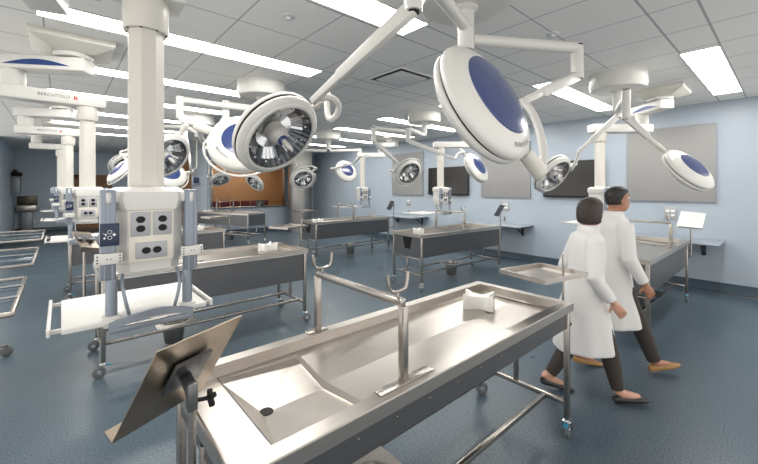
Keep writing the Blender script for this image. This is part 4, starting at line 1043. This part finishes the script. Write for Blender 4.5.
def hair_bob(mb, hc, rot, S):
    n = 28; rs = []
    for z, fx, bx, hw in ((-.10, -.012, -.088, .075), (-.085, .0, -.118, .094), (-.04, .012, -.126, .102), (.0, .03, -.126, .103), (.04, .075, -.124, .100), (.075, .094, -.110, .09), (.105, .078, -.085, .07), (.125, .045, -.05, .04), (.130, .012, -.02, .015)):
        rs.append([hc + rot @ (Vector(((fx if math.cos(a) > 0 else -bx) * math.cos(a), hw * math.sin(a), z)) * S) for a in (2 * math.pi * k / n for k in range(n))])
    mb.rings(rs)
def hair_short(mb, hc, rot, S):
    n = 28; rs = []
    for z, fx, bx, hw in ((-.05, -.045, -.094, .070), (-.02, -.020, -.104, .080), (.02, .0, -.110, .085), (.052, .060, -.112, .086), (.07, .092, -.106, .083), (.095, .082, -.088, .070), (.118, .05, -.058, .045), (.124, .014, -.02, .015)):
        rs.append([hc + rot @ (Vector(((fx if math.cos(a) > 0 else -bx) * math.cos(a), hw * math.sin(a), z)) * S) for a in (2 * math.pi * k / n for k in range(n))])
    mb.rings(rs)

coat_w = [((.03, 0, 1.445), .058, .062), ((.025, 0, 1.425), .075, .105), ((.02, 0, 1.40), .10, .145), ((.02, 0, 1.35), .12, .175), ((.02, 0, 1.22), .135, .175), ((.01, 0, 1.08), .132, .165), ((0, 0, .95), .150, .185), ((-.01, 0, .78), .19, .20), ((-.005, 0, .58), .225, .205), ((0, 0, .415), .25, .205)]
person('woman with a short brown bob in a long white lab coat, walking', (3.19, 1.105, 0), R_(-48), dict(
    s=.945, skin='skin_light', hair='hair_brown', hairfn=hair_bob, head=(.05, 0, 1.585), yaw=R_(32), low=True,
    arms=[dict(pts=((.02, -.15, 1.355), (-.03, -.225, 1.08), (.12, -.225, .88)), palm=(0, 1, .2)), dict(pts=((.02, .15, 1.355), (-.08, .225, 1.08), (.02, .235, .84)), palm=(0, -1, 0))],
    legs=[((.0, -.085, .86), (.14, -.085, .50), (.235, -.07, .095)), ((0, .085, .86), (-.04, .085, .48), (-.27, .08, .12))],
    feet=[((.20, -.07, .012), (1, 0), R_(6), .27), ((-.335, .08, .06), (1, 0), R_(-12), .27)], hems=[(.92, .048), (.92, .048)], shoes=['shoe_black', 'shoe_black'], coat=coat_w))
coat_m = [((.03, 0, 1.445), .060, .064), ((.025, 0, 1.43), .08, .12), ((.02, 0, 1.405), .105, .155), ((.02, 0, 1.35), .128, .192), ((.02, 0, 1.20), .14, .19), ((.01, 0, 1.05), .138, .18), ((.0, 0, .90), .158, .19), ((.0, 0, .72), .19, .20), ((.02, 0, .54), .235, .20), ((.03, 0, .43), .25, .20)]
person('man with short dark hair in a white lab coat and tan shoes, in profile', (3.83, 1.11, 0), R_(-40), dict(
    s=1.0, skin='skin_tan', hair='hair_black', hairfn=hair_short, head=(.07, 0, 1.585), yaw=R_(0), low=True,
    arms=[dict(pts=((.02, -.165, 1.365), (.0, -.25, 1.08), (.14, -.245, .86)), palm=(0, 1, .2)), dict(pts=((.02, .165, 1.365), (-.10, .24, 1.08), (-.10, .25, .82)), palm=(0, -1, 0))],
    legs=[((.0, -.09, .87), (.19, -.09, .50), (.36, -.08, .11)), ((0, .09, .87), (-.02, .09, .48), (-.22, .09, .11))],
    feet=[((.31, -.08, .03), (1, 0), R_(10), .29), ((-.29, .09, .045), (1, 0), R_(-9), .29)], hems=[(.93, .056), (.93, .056)], shoes=['shoe_tan', 'shoe_tan'], coat=coat_m))

# ------------------------------------------------------------------ camera, world, render settings
cam = bpy.data.cameras.new('camera'); co = bpy.data.objects.new('camera', cam); COL.objects.link(co)
co.location = (0, 0, H)
co.rotation_euler = (math.pi / 2, 0, TH - math.pi / 2)
cam.sensor_width = 36; cam.sensor_fit = 'HORIZONTAL'; cam.lens = 36 * F / 758
cam.shift_x = 0; cam.shift_y = -(232 - HZ) / 758
cam.clip_start = .05; cam.clip_end = 60
scn.camera = co
w = bpy.data.worlds.new('world'); scn.world = w; w.use_nodes = True
w.node_tree.nodes['Background'].inputs[0].default_value = (1.0, .97, .93, 1); w.node_tree.nodes['Background'].inputs[1].default_value = 1.15
scn.view_settings.view_transform = 'Standard'; scn.view_settings.look = 'None'; scn.view_settings.gamma = 1; scn.view_settings.use_curve_mapping = False
scn.view_settings.exposure = 0.56
cy = scn.cycles
cy.use_denoising = True; cy.max_bounces = 8; cy.diffuse_bounces = 4; cy.glossy_bounces = 4; cy.transparent_max_bounces = 8; cy.sample_clamp_indirect = 6
cy.caustics_reflective = False; cy.caustics_refractive = False
